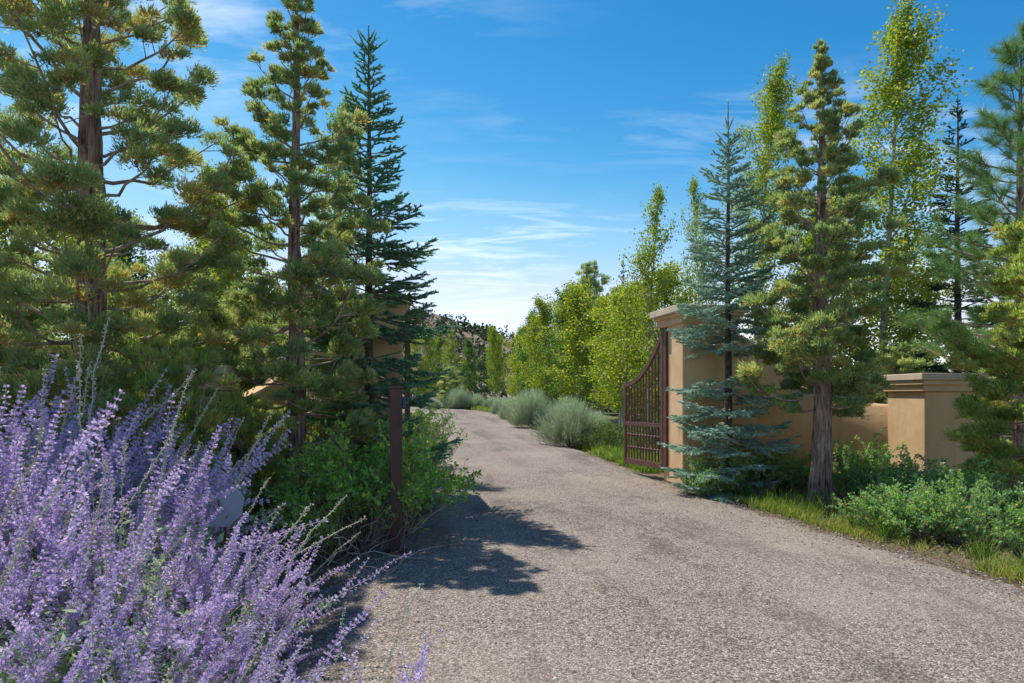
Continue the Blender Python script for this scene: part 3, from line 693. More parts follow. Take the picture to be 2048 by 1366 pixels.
def leafy_shrub(seed, H, R, nstem=30, nleaf=3500, leaf=.045, lw=.55, mat='shrub', low=.25, round_=False, wood=.5, spread=1.0):
    rng = np.random.default_rng(seed); B = Acc(); tw = []
    for i in range(nstem):
        az = rng.uniform(0, 6.28); rr = R*np.sqrt(rng.uniform(0, 1)); h = H*rng.uniform(.6, 1.05)*(1-.45*(rr/R)**2); d = np.array([cos(az), sin(az)]); s = np.linspace(0, 1, 7)
        b = d*rng.uniform(0, .15)*R
        P = np.stack([b[0]+d[0]*rr*s**.8, b[1]+d[1]*rr*s**.8, h*s**(.85)], -1)+np.concatenate([np.zeros((1, 3)), rng.normal(0, .03*H, (6, 3))])
        B.tube(P, (.009*H**.5)*(1-.8*s)+.001, 4, rng.uniform(0, 1))
        for j in range(9):
            sj = rng.uniform(low, 1); c = np.array([np.interp(sj, s, P[:, q]) for q in range(3)]); dv = unit(rng.normal(0, 1, 3)+np.array([d[0]*.6, d[1]*.6, .6])); ll = rng.uniform(.06, .26)*H**.6
            B.tube(np.stack([c, c+dv*ll*.5+rng.normal(0, .01, 3), c+dv*ll]), [.003, .0025, .0015], 3, rng.uniform(0, 1)); tw.append((c, dv*ll))
        tw.append((P[4], P[6]-P[4]))
    c = np.array([t[0] for t in tw]); d = np.array([t[1] for t in tw]); idx = rng.integers(0, len(c), nleaf); u = rng.uniform(.1, 1.05, nleaf); dn = unit(d)
    N = nleaf; rr = rdir(rng, N); nd = unit(rr*.8+dn[idx]*.6+np.array([0, 0, .12])); tb = rng.uniform(0, 1, len(c))
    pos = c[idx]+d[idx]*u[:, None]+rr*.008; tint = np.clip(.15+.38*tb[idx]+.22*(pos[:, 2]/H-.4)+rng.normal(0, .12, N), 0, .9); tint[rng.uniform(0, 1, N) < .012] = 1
    sz = leaf*rng.uniform(.6, 1.25, N); F = Acc(); tv, tt = (ROUND_V, ROUND_T) if round_ else (LEAF_V, LEAF_T)
    # leaf blades turn their faces upward
    F.inst(tv, tt, pos, basis(nd, rng.normal(pi, .9, N), sz*lw, sz*lw, sz), tint)
    return [('stems', B.mesh('stems', 'twig')), ('leaves', F.mesh('leaves', mat))]

def rabbitbrush(seed, H, R, n=3800):
    rng = np.random.default_rng(seed); B = Acc(); F = Acc()
    for i in range(26):
        az = rng.uniform(0, 6.28); rr = R*rng.uniform(.2, .9); d = np.array([cos(az), sin(az)]); s = np.linspace(0, 1, 5)
        B.tube(np.stack([d[0]*rr*s, d[1]*rr*s, H*.6*s**.7], -1)+np.concatenate([np.zeros((1, 3)), rng.normal(0, .04, (4, 3))]), .02*(1-.7*s), 4, rng.uniform(0, .6))
    az = rng.uniform(0, 6.28, n); q = np.sqrt(rng.uniform(0, 1, n)); lob = 1+.20*np.sin(az*3+seed)+.14*np.sin(az*7+seed*2)+.10*np.sin(az*17+seed)
    tip = np.stack([R*lob*q*np.cos(az), R*lob*q*np.sin(az), H*np.sqrt(np.clip(1-.90*q**2.4, 0, 1))*rng.uniform(.30, 1.10, n)**.8], -1)
    base = tip*np.array([.62, .62, .35])+rng.normal(0, .03, (n, 3)); d = tip-base+rng.normal(0, .05, (n, 3)); L = np.minimum(np.linalg.norm(d, axis=1), .5)
    tint = np.clip(.25+.55*(tip[:, 2]/H)+rng.normal(0, .16, n)-.15, 0, 1)
    F.inst(CONE_V, CONE_T, tip-unit(d)*L[:, None], basis(d, rng.uniform(0, 6, n), .011, .011, L), tint)
    m = n*3; ii = rng.integers(0, n, m); u = rng.uniform(.35, 1, m); dd = unit(unit(d)[ii]+rng.normal(0, .38, (m, 3)))
    F.inst(NEED_V, NEED_T, (tip-unit(d)*L[:, None])[ii]+(unit(d)*L[:, None])[ii]*u[:, None], basis(dd, rng.uniform(0, 6, m), .010, .010, rng.uniform(.05, .12, m)), np.clip(tint[ii]+rng.normal(.05, .12, m), 0, 1))
    return [('stems', B.mesh('stems', 'twig')), ('foliage', F.mesh('foliage', 'rabbit'))]

def ip(*pts):
    xs = [p[0] for p in pts]; ys = [p[1] for p in pts]
    return lambda h: float(np.interp(h, xs, ys))
def PXY(px, d): return ((px-1024)/1365*d, d)           # plan position of a measured column at a measured distance

# ------------------------------------------------------------------ near trees
plant('tufted_conifer', 'largest conifer at left with thick shaggy trunk behind purple sage', 'tree', (*PXY(172, 7.2), 0),
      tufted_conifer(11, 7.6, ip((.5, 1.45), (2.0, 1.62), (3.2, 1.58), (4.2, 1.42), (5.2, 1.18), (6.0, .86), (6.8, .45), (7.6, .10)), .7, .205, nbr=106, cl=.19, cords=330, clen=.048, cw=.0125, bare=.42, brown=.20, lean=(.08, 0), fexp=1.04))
plant('tufted_conifer', 'slim pointed conifer left of the green spruce at the left gate', 'tree', (*PXY(592, 8.2), 0),
      tufted_conifer(23, 6.55, ip((.7, 1.0), (1.6, 1.15), (2.6, 1.10), (3.6, .95), (4.5, .80), (5.3, .52), (6.0, .34), (6.55, .10)), .85, .125, nbr=100, cl=.155, cords=260, clen=.05, cw=.0135, bare=.4, brown=.16, fexp=1.0))
plant('green_spruce', 'slender dark green spruce beside the left gate pillar', 'tree', (*PXY(738, 9.7), 0),
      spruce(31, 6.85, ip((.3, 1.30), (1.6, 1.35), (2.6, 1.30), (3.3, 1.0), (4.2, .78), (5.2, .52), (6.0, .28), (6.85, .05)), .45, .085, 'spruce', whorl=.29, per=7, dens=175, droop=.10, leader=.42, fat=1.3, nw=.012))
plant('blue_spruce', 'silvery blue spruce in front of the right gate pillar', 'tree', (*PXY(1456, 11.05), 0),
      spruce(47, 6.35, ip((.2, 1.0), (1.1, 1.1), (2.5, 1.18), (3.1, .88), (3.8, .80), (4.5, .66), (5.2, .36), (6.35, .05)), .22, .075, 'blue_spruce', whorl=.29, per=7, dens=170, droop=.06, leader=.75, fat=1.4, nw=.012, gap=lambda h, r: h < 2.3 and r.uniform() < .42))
plant('tufted_conifer', 'conifer with bare lower trunk right of the blue spruce', 'tree', (*PXY(1642, 9.9), 0),
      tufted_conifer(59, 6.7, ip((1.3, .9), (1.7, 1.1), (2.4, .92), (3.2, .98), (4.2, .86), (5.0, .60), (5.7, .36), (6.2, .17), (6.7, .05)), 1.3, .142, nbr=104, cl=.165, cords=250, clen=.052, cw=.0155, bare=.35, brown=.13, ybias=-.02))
plant('golden_conifer', 'bushy yellow green conifer at the right edge', 'tree', (*PXY(2075, 8.3), 0),
      tufted_conifer(67, 3.75, ip((.6, .85), (1.2, 1.0), (2.2, .9), (3.0, .62), (3.75, .1)), .55, .085, nbr=74, cl=.17, cords=250, clen=.052, cw=.0135, bare=.3, mat='tuft_yellow', brown=.2))
plant('long_needle_pine', 'long needled pine rising behind the golden conifer at right', 'tree', (*PXY(2040, 10.6), 0), pine(71, 6.9, 1.35, 2.0, .12, 84, .20))

# ------------------------------------------------------------------ aspens and background trees
ASP = [aspen(101, 9.0, 1.3, 1.8, .075, 21000, .056, nbr=50, shape=.8), aspen(102, 7.0, 1.1, 1.6, .06, 9000, .062, nbr=34, stems=2),
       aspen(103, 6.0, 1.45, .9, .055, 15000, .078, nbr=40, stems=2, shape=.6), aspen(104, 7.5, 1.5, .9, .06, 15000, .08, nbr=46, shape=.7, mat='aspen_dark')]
def put_aspen(v, px_, d, h, label, group=None, rz=0.0, wide=1.0):
    base = (9.0, 7.0, 6.0, 7.5)[v]; k = h/base; x, y = PXY(px_, d)
    plant('aspen_tree', label, 'tree', (x, y, float(gz(x, y))-.02), ASP[v], rz, (k*wide, k*wide, k), group)
put_aspen(0, 1757, 15.5, 9.6, 'tallest slender aspen behind the right wall', rz=.4, wide=1.2)
put_aspen(0, 1505, 16.5, 9.5, 'slim tall aspen rising behind the blue spruce', rz=2.2, wide=.85)
put_aspen(1, 1322, 17.5, 6.9, 'forked aspen above the right gate pillar, left of the blue spruce', rz=1.0, wide=.85)
put_aspen(1, 1385, 19.5, 7.5, 'thin aspen just behind the blue spruce tip', rz=4.0, wide=.6)
put_aspen(2, 1610, 17.0, 6.2, 'leafy aspen filling the gap behind the bare trunked conifer', rz=1.5)
put_aspen(2, 1840, 18.0, 5.2, 'short aspen behind the low pillar', rz=3.1)
row = [(1290, 22.0, 5.1, 2, 1.4), (1225, 25.0, 5.2, 2, 1.35), (1165, 27.0, 5.5, 2, 1.25), (1125, 29.5, 5.5, 3, 1.0), (1098, 32.0, 5.3, 2, 1.1), (1062, 35.0, 5.2, 3, .95), (1030, 38.5, 4.7, 2, .95), (1255, 29.0, 5.8, 1, 1.3), (1190, 32.0, 6.0, 2, 1.1)]
nm = ['first', 'second', 'third', 'fourth', 'fifth', 'sixth', 'seventh']
for i, (p, d, h, v, w) in enumerate(row):
    lab = ('bright aspen in the row right of the driveway, %s back from the gate' % nm[i]) if i < 7 else ['taller aspen behind the nearest aspens of the right row', 'taller aspen behind the middle of the right row'][i-7]
    put_aspen(v, p, d, h, lab, 'aspens lining the right of the driveway', rz=i*1.3, wide=w)
far = [(845, 47, 5.0, 2, 1.0, 'yellow green aspen at the far bend beside the left gate'), (912, 52, 5.6, 1, 1.0, 'pale aspen behind the round sagebrush at the bend'), (1000, 50, 5.4, 2, .8, 'upright bright aspen where the right row ends at the bend'),
       (878, 60, 6.0, 3, .8, 'dark leafy tree at the bend left of the pale aspen'), (940, 56, 5.0, 3, 1.0, 'dark leafy tree right of the pale aspen at the bend'), (985, 60, 5.6, 3, .9, 'dark leafy tree behind the small sagebrush at the bend')]
for i, (p, d, h, v, w, lab) in enumerate(far): put_aspen(v, p, d, h, lab, 'trees at the far bend', rz=i*2.1, wide=w)
for i, (p, d, h, v, w, lab) in enumerate([(380, 13.0, 6.0, 1, 1.0, 'bright aspen glimpsed between the two left conifers'), (640, 14.5, 7.6, 0, .9, 'tall aspen glimpsed between the slim conifer and green spruce'),
        (60, 12.5, 5.5, 2, 1.1, 'leafy aspen behind the largest conifer at far left'), (500, 12.6, 4.8, 2, 1.0, 'short aspen behind the left wall, left of the slim conifer'), (240, 14.0, 5.0, 3, 1.1, 'dark leafy tree behind the largest conifer trunk'), (-150, 13.0, 6.0, 3, 1.2, 'dark leafy tree at the far left edge')]):
    put_aspen(v, p, d, h, lab, None, rz=i*1.7, wide=w)

DSP = spruce(83, 8.0, ip((.3, 1.5), (2, 1.45), (4, 1.0), (6, .55), (8, .05)), .5, .11, 'dark_spruce', whorl=.45, per=6, dens=75, needle=.04, nw=.008, droop=.1, leader=.5)
def put_dsp(p, d, h, lab, rz=0.0, w=1.0):
    x, y = PXY(p, d); k = h/8.0; plant('dark_spruce', lab, 'tree', (x, y, float(gz(x, y))), DSP, rz, (k*w, k*w, k))
put_dsp(1915, 14.6, 8.0, 'dark spruce behind the low pillar at right', .7, .95)
put_dsp(1246, 36, 8.3, 'pointed dark spruce tip above the aspen row', 2.0, .75)
put_dsp(968, 46, 5.0, 'narrow dark spruce at the far bend', 1.0, .45)
put_dsp(2120, 17, 7.0, 'dark spruce behind the pine at the right edge', 3.0, 1.0)
JUN = tufted_conifer(89, 4.2, ip((.3, 1.1), (1.2, 1.25), (2.5, 1.05), (3.5, .55), (4.2, .15)), .25, .09, nbr=60, cl=.26, cords=130, clen=.085, cw=.020, bare=.3, brown=.1)
def put_jun(p, d, h, lab, rz=0.0, w=1.0, name='juniper_tree'):
    x, y = PXY(p, d); k = h/4.2; plant(name, lab, 'tree', (x, y, float(gz(x, y))), JUN, rz, (k*w, k*w, k))
put_jun(1178, 42, 8.8, 'broad dark juniper crown above the aspen row', 0, .8)
put_jun(300, 11.5, 3.4, 'juniper behind the left wall and largest conifer', 1.0, 1.2)
put_jun(40, 10.0, 3.6, 'juniper low at the left edge behind the largest conifer', 2.0, 1.1)
put_jun(460, 11.8, 3.0, 'juniper behind the wall left of the slim conifer', 3.0, 1.3)
put_jun(1790, 14.0, 2.6, 'dark juniper just behind the right wall', 2.4, 1.4)
put_jun(1990, 13.0, 2.8, 'dark juniper behind the low pillar cap', 4.4, 1.5)
put_jun(1560, 20.0, 3.0, 'juniper behind the right wall near the blue spruce', .4, 1.5)
put_jun(1405, 22.0, 3.2, 'juniper behind the right gate pillar', 5.0, 1.4)
put_jun(900, 44, 2.6, 'dark juniper at the bend behind the round sagebrush', .4, 1.4)
put_jun(1060, 44, 3.6, 'dark juniper in the shade of the aspen row', 1.4, 1.3)

for i_, (p, d, h, w, lab) in enumerate([(1085, 41, 2.4, 1.5, 'juniper added as dark shade under the far end of the aspen row'), (1140, 39, 2.5, 1.5, 'juniper added as dark shade under the middle of the aspen row'), (1205, 37, 2.6, 1.5, 'juniper added as dark shade behind the largest rabbitbrush'), (1270, 33, 2.6, 1.5, 'juniper added as dark shade seen through the gate bars'), (1335, 30, 2.8, 1.5, 'juniper added as dark shade far behind the right gate pillar')]): put_jun(p, d, h, lab, i_*1.1, w)  # junipers added to stand in for the dark shade beneath the aspen row

# low golden junipers under the left conifers
GJ = tufted_conifer(97, 1.5, ip((.05, .75), (.6, .85), (1.1, .55), (1.5, .15)), .05, .05, nbr=46, cl=.17, cords=190, clen=.05, cw=.011, bare=.25, mat='tuft_yellow', brown=.22)
for p, d, h, lab, w in [(485, 7.3, 1.42, 'low golden juniper bush left of the slim conifer trunk', .8), (335, 6.8, 1.9, 'tall golden juniper bush in front of the left end pillar', .72), (395, 6.1, .85, 'small golden juniper bush behind the yard sign', .8), (248, 6.7, 1.65, 'golden juniper bush right beside the largest conifer trunk', .75), (560, 8.9, 1.3, 'golden juniper bush behind the slim conifer trunk', .8), (30, 6.4, 1.5, 'golden juniper bush left of the largest conifer trunk', .9), (420, 8.1, 1.5, 'golden juniper bush against the left wall', .75)]:
    x, y = PXY(p, d); k = h/1.5; plant('juniper_bush', lab, 'bush', (x, y, 0), GJ, d*3, (k*w*1.1, k*w*1.1, k))

# ------------------------------------------------------------------ shrubs
SH = [leafy_shrub(201, 1.35, .75, 38, 3600, .054, .55, 'shrub', low=.5), leafy_shrub(202, 1.1, .65, 34, 3000, .052, .6, 'shrub', low=.45)]
for p, d, k, v, lab in [(806, 7.75, 1.02, 0, 'light green leafy shrub right behind the steel post'), (735, 7.35, 1.05, 0, 'light green leafy shrub left of the steel post'), (650, 7.2, .92, 1, 'low leafy shrub at the foot of the slim conifer'),
        (700, 8.6, 1.15, 1, 'leafy shrub below the green spruce'), (590, 6.6, .62, 1, 'small bright leafy shrub behind the sage, left of the steel post'), (785, 9.2, 1.0, 1, 'leafy shrub in front of the left gate')]:
    x, y = PXY(p, d); plant('leafy_shrub', lab, 'shrub', (x, y, 0), SH[v], d*2.7, k)

SN = [leafy_shrub(211, .75, .62, 44, 5200, .036, .72, 'snowberry', low=.15, round_=True), leafy_shrub(212, .9, .7, 46, 5600, .038, .72, 'snowberry', low=.15, round_=True)]
sn = [(1410, 10.7, .62, 0, 'small pale snowberry bush at the foot of the gate pillar'), (1440, 10.9, .85, 1, 'snowberry bush under the blue spruce'), (1520, 11.3, .95, 1, 'shaded snowberry bush between blue spruce and bare trunk'), (1585, 11.4, 1.0, 0, 'shaded snowberry bush just left of the bare conifer trunk'),
      (1705, 10.6, 1.08, 1, 'sunlit snowberry bush right of the bare conifer trunk'), (1765, 10.1, 1.0, 0, 'sunlit snowberry bush against the lit wall end'), (1860, 9.0, .95, 1, 'dark snowberry bush at the foot of the low pillar'), (1945, 8.8, 1.0, 0, 'dark snowberry bush right of the low pillar foot'),
      (1765, 8.1, .78, 0, 'small sunlit snowberry bush nearest the bare trunk and grass edge'), (1850, 7.6, .85, 0, 'large sunlit snowberry bush at the front of the right bed'), (1925, 7.4, .80, 1, 'sunlit snowberry bush in front, right of the largest one'), (1900, 8.2, .85, 1, 'snowberry bush behind the front bushes of the right bed'),
      (2020, 7.9, .95, 0, 'snowberry bush at the right edge under the golden conifer'), (1650, 9.9, .45, 0, 'tiny snowberry bush at the bare trunk base'), (1815, 8.9, .82, 0, 'snowberry bush in the middle of the right bed'), (2035, 7.0, .6, 1, 'small snowberry bush at the right picture edge')]
for p, d, k, v, lab in sn:
    x, y = PXY(p, d); plant('snowberry_bush', lab, 'bush', (x, y, 0), SN[v], d*5.1, k, 'snowberry bushes in the right bed')
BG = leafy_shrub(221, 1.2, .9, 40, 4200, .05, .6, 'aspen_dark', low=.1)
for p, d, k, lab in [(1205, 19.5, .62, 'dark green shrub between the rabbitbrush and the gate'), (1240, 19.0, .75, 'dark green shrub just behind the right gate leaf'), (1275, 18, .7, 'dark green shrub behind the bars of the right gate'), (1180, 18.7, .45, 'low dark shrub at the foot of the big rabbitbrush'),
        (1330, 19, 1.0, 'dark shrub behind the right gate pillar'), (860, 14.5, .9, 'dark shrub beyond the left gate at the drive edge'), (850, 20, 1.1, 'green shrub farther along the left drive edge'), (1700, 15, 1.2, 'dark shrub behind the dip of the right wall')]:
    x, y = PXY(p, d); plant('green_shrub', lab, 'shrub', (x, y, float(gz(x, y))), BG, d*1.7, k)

RB = [rabbitbrush(301, 1.55, 1.0), rabbitbrush(302, 1.3, .9), rabbitbrush(303, 1.0, .75, 2600)]
for p, d, k, v, lab in [(1138, 19.8, .92, 0, 'largest grey green rabbitbrush beside the right drive edge'), (1062, 27.0, 1.0, 0, 'tall rabbitbrush second from the gate on the right'), (1026, 32.0, .85, 1, 'rabbitbrush third from the gate on the right'), (1004, 37.0, .72, 1, 'small rabbitbrush near the inside of the bend'),
        (916, 43.0, 1.05, 1, 'round sagebrush at the left of the bend'), (954, 44.5, .95, 2, 'small round sagebrush at the middle of the bend'), (985, 43.5, .8, 2, 'flat sagebrush between the bend and the rabbitbrush row'), (1190, 22.5, .7, 1, 'rabbitbrush half hidden behind the largest one'), (865, 42.0, .8, 2, 'sagebrush at the bend next to the left shrubs')]:
    x, y = PXY(p, d); plant('rabbitbrush', lab, 'bush', (x, y, float(gz(x, y))-.02), RB[v], d*1.9, k, 'grey green brush along the drive')

# dead twigs under the left shrubs
def dead_twigs(seed, label, loc, R, H, n=60):
    rng = np.random.default_rng(seed); B = Acc()
    for i in range(n):
        p = np.array([rng.normal(0, R*.4), rng.normal(0, R*.4), rng.uniform(0, H*.2)]); P = [p]; d = unit(np.array([rng.normal(0, 1), rng.normal(0, 1), rng.uniform(.1, 1.2)]))
        for j in range(6): d = unit(d+rng.normal(0, .35, 3)); p = p+d*H*rng.uniform(.12, .22); p[2] = max(p[2], .01); P.append(p)
        B.tube(np.array(P), np.linspace(.006, .0015, 7)*rng.uniform(.6, 1.5), 4, rng.uniform(0, 1))
    o = obj('dead_twigs', B.mesh('dead_twigs', 'twig'), None, label, 'twigs'); o.location = loc
dead_twigs(5, 'tangle of bare grey twigs left of the steel post', (-1.75, 6.75, 0), .9, .75, 80)

# ------------------------------------------------------------------ grass, mulch, pebbles
def scatter_grass():
    rng = np.random.default_rng(9); F = Acc()
    def tufts(x, y, h, dry, per, w=.007):
        n = len(x); idx = np.repeat(np.arange(n), per); N = len(idx)
        pos = np.stack([x[idx]+rng.normal(0, .035, N), y[idx]+rng.normal(0, .035, N), np.zeros(N)], -1); pos[:, 2] = gz(pos[:, 0], pos[:, 1])-.01
        d = unit(np.stack([rng.normal(0, .38, N), rng.normal(0, .38, N), np.ones(N)], -1)); L = h[idx]*rng.uniform(.5, 1.2, N)
        tint = np.clip(dry[idx]+rng.normal(0, .15, N), 0, 1)
        ww = w*(1+pos[:, 1]*.035)
        F.inst(BLADE_V, BLADE_T, pos, basis(d, rng.uniform(0, 6.28, N), ww, L*.9, L), tint)
    # right verge near
    n = 1700; y = rng.uniform(4.4, 11.0, n); off = np.abs(rng.normal(0, .34, n))+.04; x = right_edge(y)+off
    pn = np.sin(y*3.3+x*1.7)+np.sin(y*1.27+2.0)+.8*np.sin(y*7.1+x*5)
    k = (off < .72) & (pn > rng.uniform(-1.9, 1.7, n))
    patch = .5+.5*np.sin(y*2.1+1)*np.sin(x*3+y)
    tufts(x[k], y[k], (.06+.10*patch[k]+.05*rng.uniform(0, 1, k.sum())), .32+.45*rng.uniform(0, 1, k.sum())+.2*(1-patch[k]), 10)
    # taller clumps
    yy = np.array([10.4, 9.75, 9.6, 9.2, 9.0, 7.6, 6.7, 6.3, 5.9, 6.1, 5.4, 5.2, 8.3]); xx = right_edge(yy)+np.array([.35, .3, .55, .4, .6, .35, .55, .75, .8, .5, .7, .4, .5])
    xr = np.repeat(xx, 7)+rng.normal(0, .07, 91); yr = np.repeat(yy, 7)+rng.normal(0, .07, 91)
    tufts(xr, yr, rng.uniform(.22, .42, 91), rng.uniform(.05, .4, 91), 10, .009)
    # verge beyond the gate, right and left
    n = 2000; y = 14+28*rng.uniform(0, 1, n)**1.3; off = np.abs(rng.normal(0, .8, n))+.05; x = right_edge(y)+off
    tufts(x, y, rng.uniform(.12, .34, n), rng.uniform(.1, .65, n), 8, .010)
    n = 900; y = rng.uniform(12, 36, n); x = left_edge(y)-np.abs(rng.normal(0, .6, n))-.05
    tufts(x, y, rng.uniform(.12, .3, n), rng.uniform(.1, .7, n), 8, .010)
    n = 1500; i = rng.integers(256, len(Rr)-1, n); x = Rr[i, 0]+rng.normal(0, .2, n)+1.0*rng.uniform(0, 1, n); y = Rr[i, 1]+.1+np.abs(rng.normal(0, 1.2, n))
    tufts(x, y, rng.uniform(.12, .3, n), rng.uniform(.3, .8, n), 6, .014)
    # left bed, thin
    n = 160; y = rng.uniform(5.2, 9, n); x = left_edge(y)-np.abs(rng.normal(0, .5, n))-.1
    tufts(x, y, rng.uniform(.05, .16, n), rng.uniform(.2, .9, n), 7)
    obj('grass', F.mesh('grass', 'grass'), kind='stuff', label='green and straw coloured grass along the driveway edges', cat='grass')
scatter_grass()

def scatter_litter():
    rng = np.random.default_rng(13); F = Acc()
    n = 9000; y = rng.uniform(3.6, 11.5, n); side = rng.uniform(0, 1, n) < .5
    x = np.where(side, left_edge(y)+.10-np.abs(rng.normal(0, .9, n)), right_edge(y)-.05+np.abs(rng.normal(0, .8, n)))
    d = unit(np.stack([rng.normal(0, 1, n), rng.normal(0, 1, n), rng.normal(0, .25, n)], -1)); L = rng.uniform(.015, .06, n)
    F.inst(QUAD_V, QUAD_T, np.stack([x, y, rng.uniform(.004, .03, n)], -1), basis(d, rng.uniform(-.5, .5, n), L*.35, L*.35, L), rng.uniform(0, 1, n))
    n = 2600; y = 3.0+11*rng.uniform(0, 1, n); l = left_edge(y); r = right_edge(y); e = np.abs(rng.normal(0, .5, n)); k = rng.uniform(0, 1, n)
    x = np.where(k < .5, l+e, np.where(k < .85, r-e*.8, l+(r-l)*rng.uniform(0, 1, n))); f = np.clip((x-l)/(r-l), 0, 1); L = rng.uniform(.012, .05, n)
    d = unit(np.stack([rng.normal(0, 1, n), rng.normal(0, 1, n), rng.normal(0, .08, n)], -1))
    F.inst(QUAD_V, QUAD_T, np.stack([x, y, gz(x, y)+.026+.03*(1-(2*f-1)**2)], -1), basis(d, rng.uniform(-.4, .4, n), L*.25, L*.25, L), rng.uniform(0, .8, n))
    obj('mulch', F.mesh('mulch', 'chips'), kind='stuff', label='brown bark chips and needle litter on the beds', cat='mulch')
    P = Acc(); n = 5200; y = 2.6+10*rng.uniform(0, 1, n)**1.2; side = rng.uniform(0, 1, n)
    l = left_edge(y); r = right_edge(y); x = np.where(side < .3, l+np.abs(rng.normal(0, .25, n)), np.where(side < .62, r-np.abs(rng.normal(0, .28, n)), l+(r-l)*rng.uniform(0, 1, n)))
    f = (x-l)/(r-l); z = gz(x, y)+.020+.03*(1-(2*np.clip(f, 0, 1)-1)**2)
    sz = rng.uniform(.005, .014, n)*np.where(rng.uniform(0, 1, n) < .04, 1.8, 1)
    o8 = np.array([[1, 0, 0], [-1, 0, 0], [0, 1, 0], [0, -1, 0], [0, 0, .7], [0, 0, -.7]]); t8 = np.array([[0, 2, 4], [2, 1, 4], [1, 3, 4], [3, 0, 4], [2, 0, 5], [1, 2, 5], [3, 1, 5], [0, 3, 5]])
    P.inst(o8, t8, np.stack([x, y, z], -1), basis(unit(np.stack([rng.normal(0, .2, n), rng.normal(0, .2, n), np.ones(n)], -1)), rng.uniform(0, 6, n), sz*rng.uniform(.6, 1.2, n), sz, sz*.8), rng.uniform(0, 1, n))
    obj('gravel', P.mesh('gravel', 'pebble'), kind='stuff', label='loose stone chips scattered on the driveway', cat='gravel')
scatter_litter()

# ------------------------------------------------------------------ purple sage in the foreground
def blob():
    o = np.array([[1, 0, 0], [-.5, .87, 0], [-.5, -.87, 0], [0, 0, .9], [0, 0, -.5]]); t = np.array([[0, 1, 3], [1, 2, 3], [2, 0, 3], [1, 0, 4], [2, 1, 4], [0, 2, 4]]); return o, t
def sage_stem(seed, L=1.0, dry=False):
    """one flowering stem along +Z bending to +X: bare stem, narrow leaves below, whorled flower panicle above"""
    rng = np.random.default_rng(seed); A = Acc(); bv, bt = blob(); off = rng.uniform(-.22, .25); full = rng.choice([.55, .8, 1.0, 1.0])
    def spike(P, L0, dens=1.0, w=.0150):
        s = np.linspace(0, 1, len(P)); T = unit(np.gradient(P, axis=0)); step = .0205; n = int(L0/step)
        for i in range(n):
            u = (i+.5)/n; c = np.array([np.interp(u, s, P[:, q]) for q in range(3)]); tg = unit(np.array([np.interp(u, s, T[:, q]) for q in range(3)]))
            k = max(3, int((16-6*u)*dens*full)); a = rng.uniform(0, 6.28)+np.arange(k)*2*pi/k+rng.normal(0, .2, k); ref = np.array([1.0, 0, 0]) if abs(tg[0]) < .8 else np.array([0, 1.0, 0]); x = unit(np.cross(tg, ref)); y = np.cross(tg, x)
            rad = w*(1.05-.6*u)*rng.uniform(.6, 1.2, k); dr = np.cos(a)[:, None]*x+np.sin(a)[:, None]*y
            pos = c+dr*rad[:, None]+tg*rng.normal(0, .0022, k)[:, None]; sz = (.0056-.0020*u)*rng.uniform(.7, 1.35, k)
            tint = np.clip(rng.uniform(.1, .85, k)+off+.1*(1-u), 0, 1)
            if dry: tint = rng.uniform(.75, 1, k)
            A.inst(QUAD_V, QUAD_T, pos-dr*.004, basis(unit(dr+tg*.6+rng.normal(0, .3, (k, 3))), rng.uniform(0, 6, k), sz*1.9, sz*1.9, sz*2.6), tint, 1)
    s = np.linspace(0, 1, 12); bend = rng.uniform(.06, .38)*L; by = rng.normal(0, .07)*L
    P = np.stack([bend*s**2, by*s**2, L*s*(1-.06*s)], -1)+np.concatenate([np.zeros((1, 3)), rng.normal(0, .006, (11, 3))])
    A.tube(P, .0034*(1-.7*s), 4, rng.uniform(.3, .8))
    st = .56+rng.uniform(-.07, .07); m = P[s >= st]; spike(m, L*(1-st), 1.0)
    nb = rng.integers(2, 6)
    for j in range(nb):
        u = rng.uniform(st-.14, .82); c = np.array([np.interp(u, s, P[:, q]) for q in range(3)]); a = rng.uniform(0, 6.28); dv = unit(np.array([cos(a)*.75, sin(a)*.75, .85])); ll = L*rng.uniform(.10, .24)*(1.2-u*.6)
        q = np.linspace(0, 1, 5)[:, None]; PP = c+dv*ll*q+np.array([0, 0, .12*ll])*q**2
        A.tube(PP, .0018*(1-.6*q[:, 0]), 3, .5); spike(PP, ll, .85, .0105)
    # narrow silvery leaves
    n = 90; u = rng.uniform(.15, st+.12, n); c = np.stack([np.interp(u, s, P[:, q]) for q in range(3)], -1); d = unit(np.stack([rng.normal(0, 1, n), rng.normal(0, 1, n), rng.uniform(.2, 1.2, n)], -1)); l = rng.uniform(.03, .065, n)*(1.25-u)
    A.inst(LEAF_V, LEAF_T, c, basis(d, rng.uniform(0, 6, n), l*.34, l*.34, l), rng.uniform(.1, 1, n), 2)
    return A.mesh('flower_spike', ['sage_stem', 'sage_flower', 'sage_leaf'])
def dry_stem(seed):
    rng = np.random.default_rng(seed); A = Acc(); s = np.linspace(0, 1, 12); P = np.stack([.18*s**2, .03*s, s], -1)+np.concatenate([np.zeros((1, 3)), rng.normal(0, .007, (11, 3))])
    A.tube(P, .0034*(1-.6*s), 4, .75); bv, bt = blob(); n = 90; u = .55+.45*rng.uniform(0, 1, n); u = np.round(u*60)/60
    c = np.stack([np.interp(u, s, P[:, q]) for q in range(3)], -1); d = rdir(rng, n); A.inst(bv, bt, c+d*.006, basis(d, rng.uniform(0, 6, n), .0035, .0035, .006), rng.uniform(.6, 1, n), 0)
    return A.mesh('dry_stem', ['sage_stem', 'sage_flower'])
SP = [sage_stem(400+i) for i in range(16)]; DS = [dry_stem(450+i) for i in range(3)]
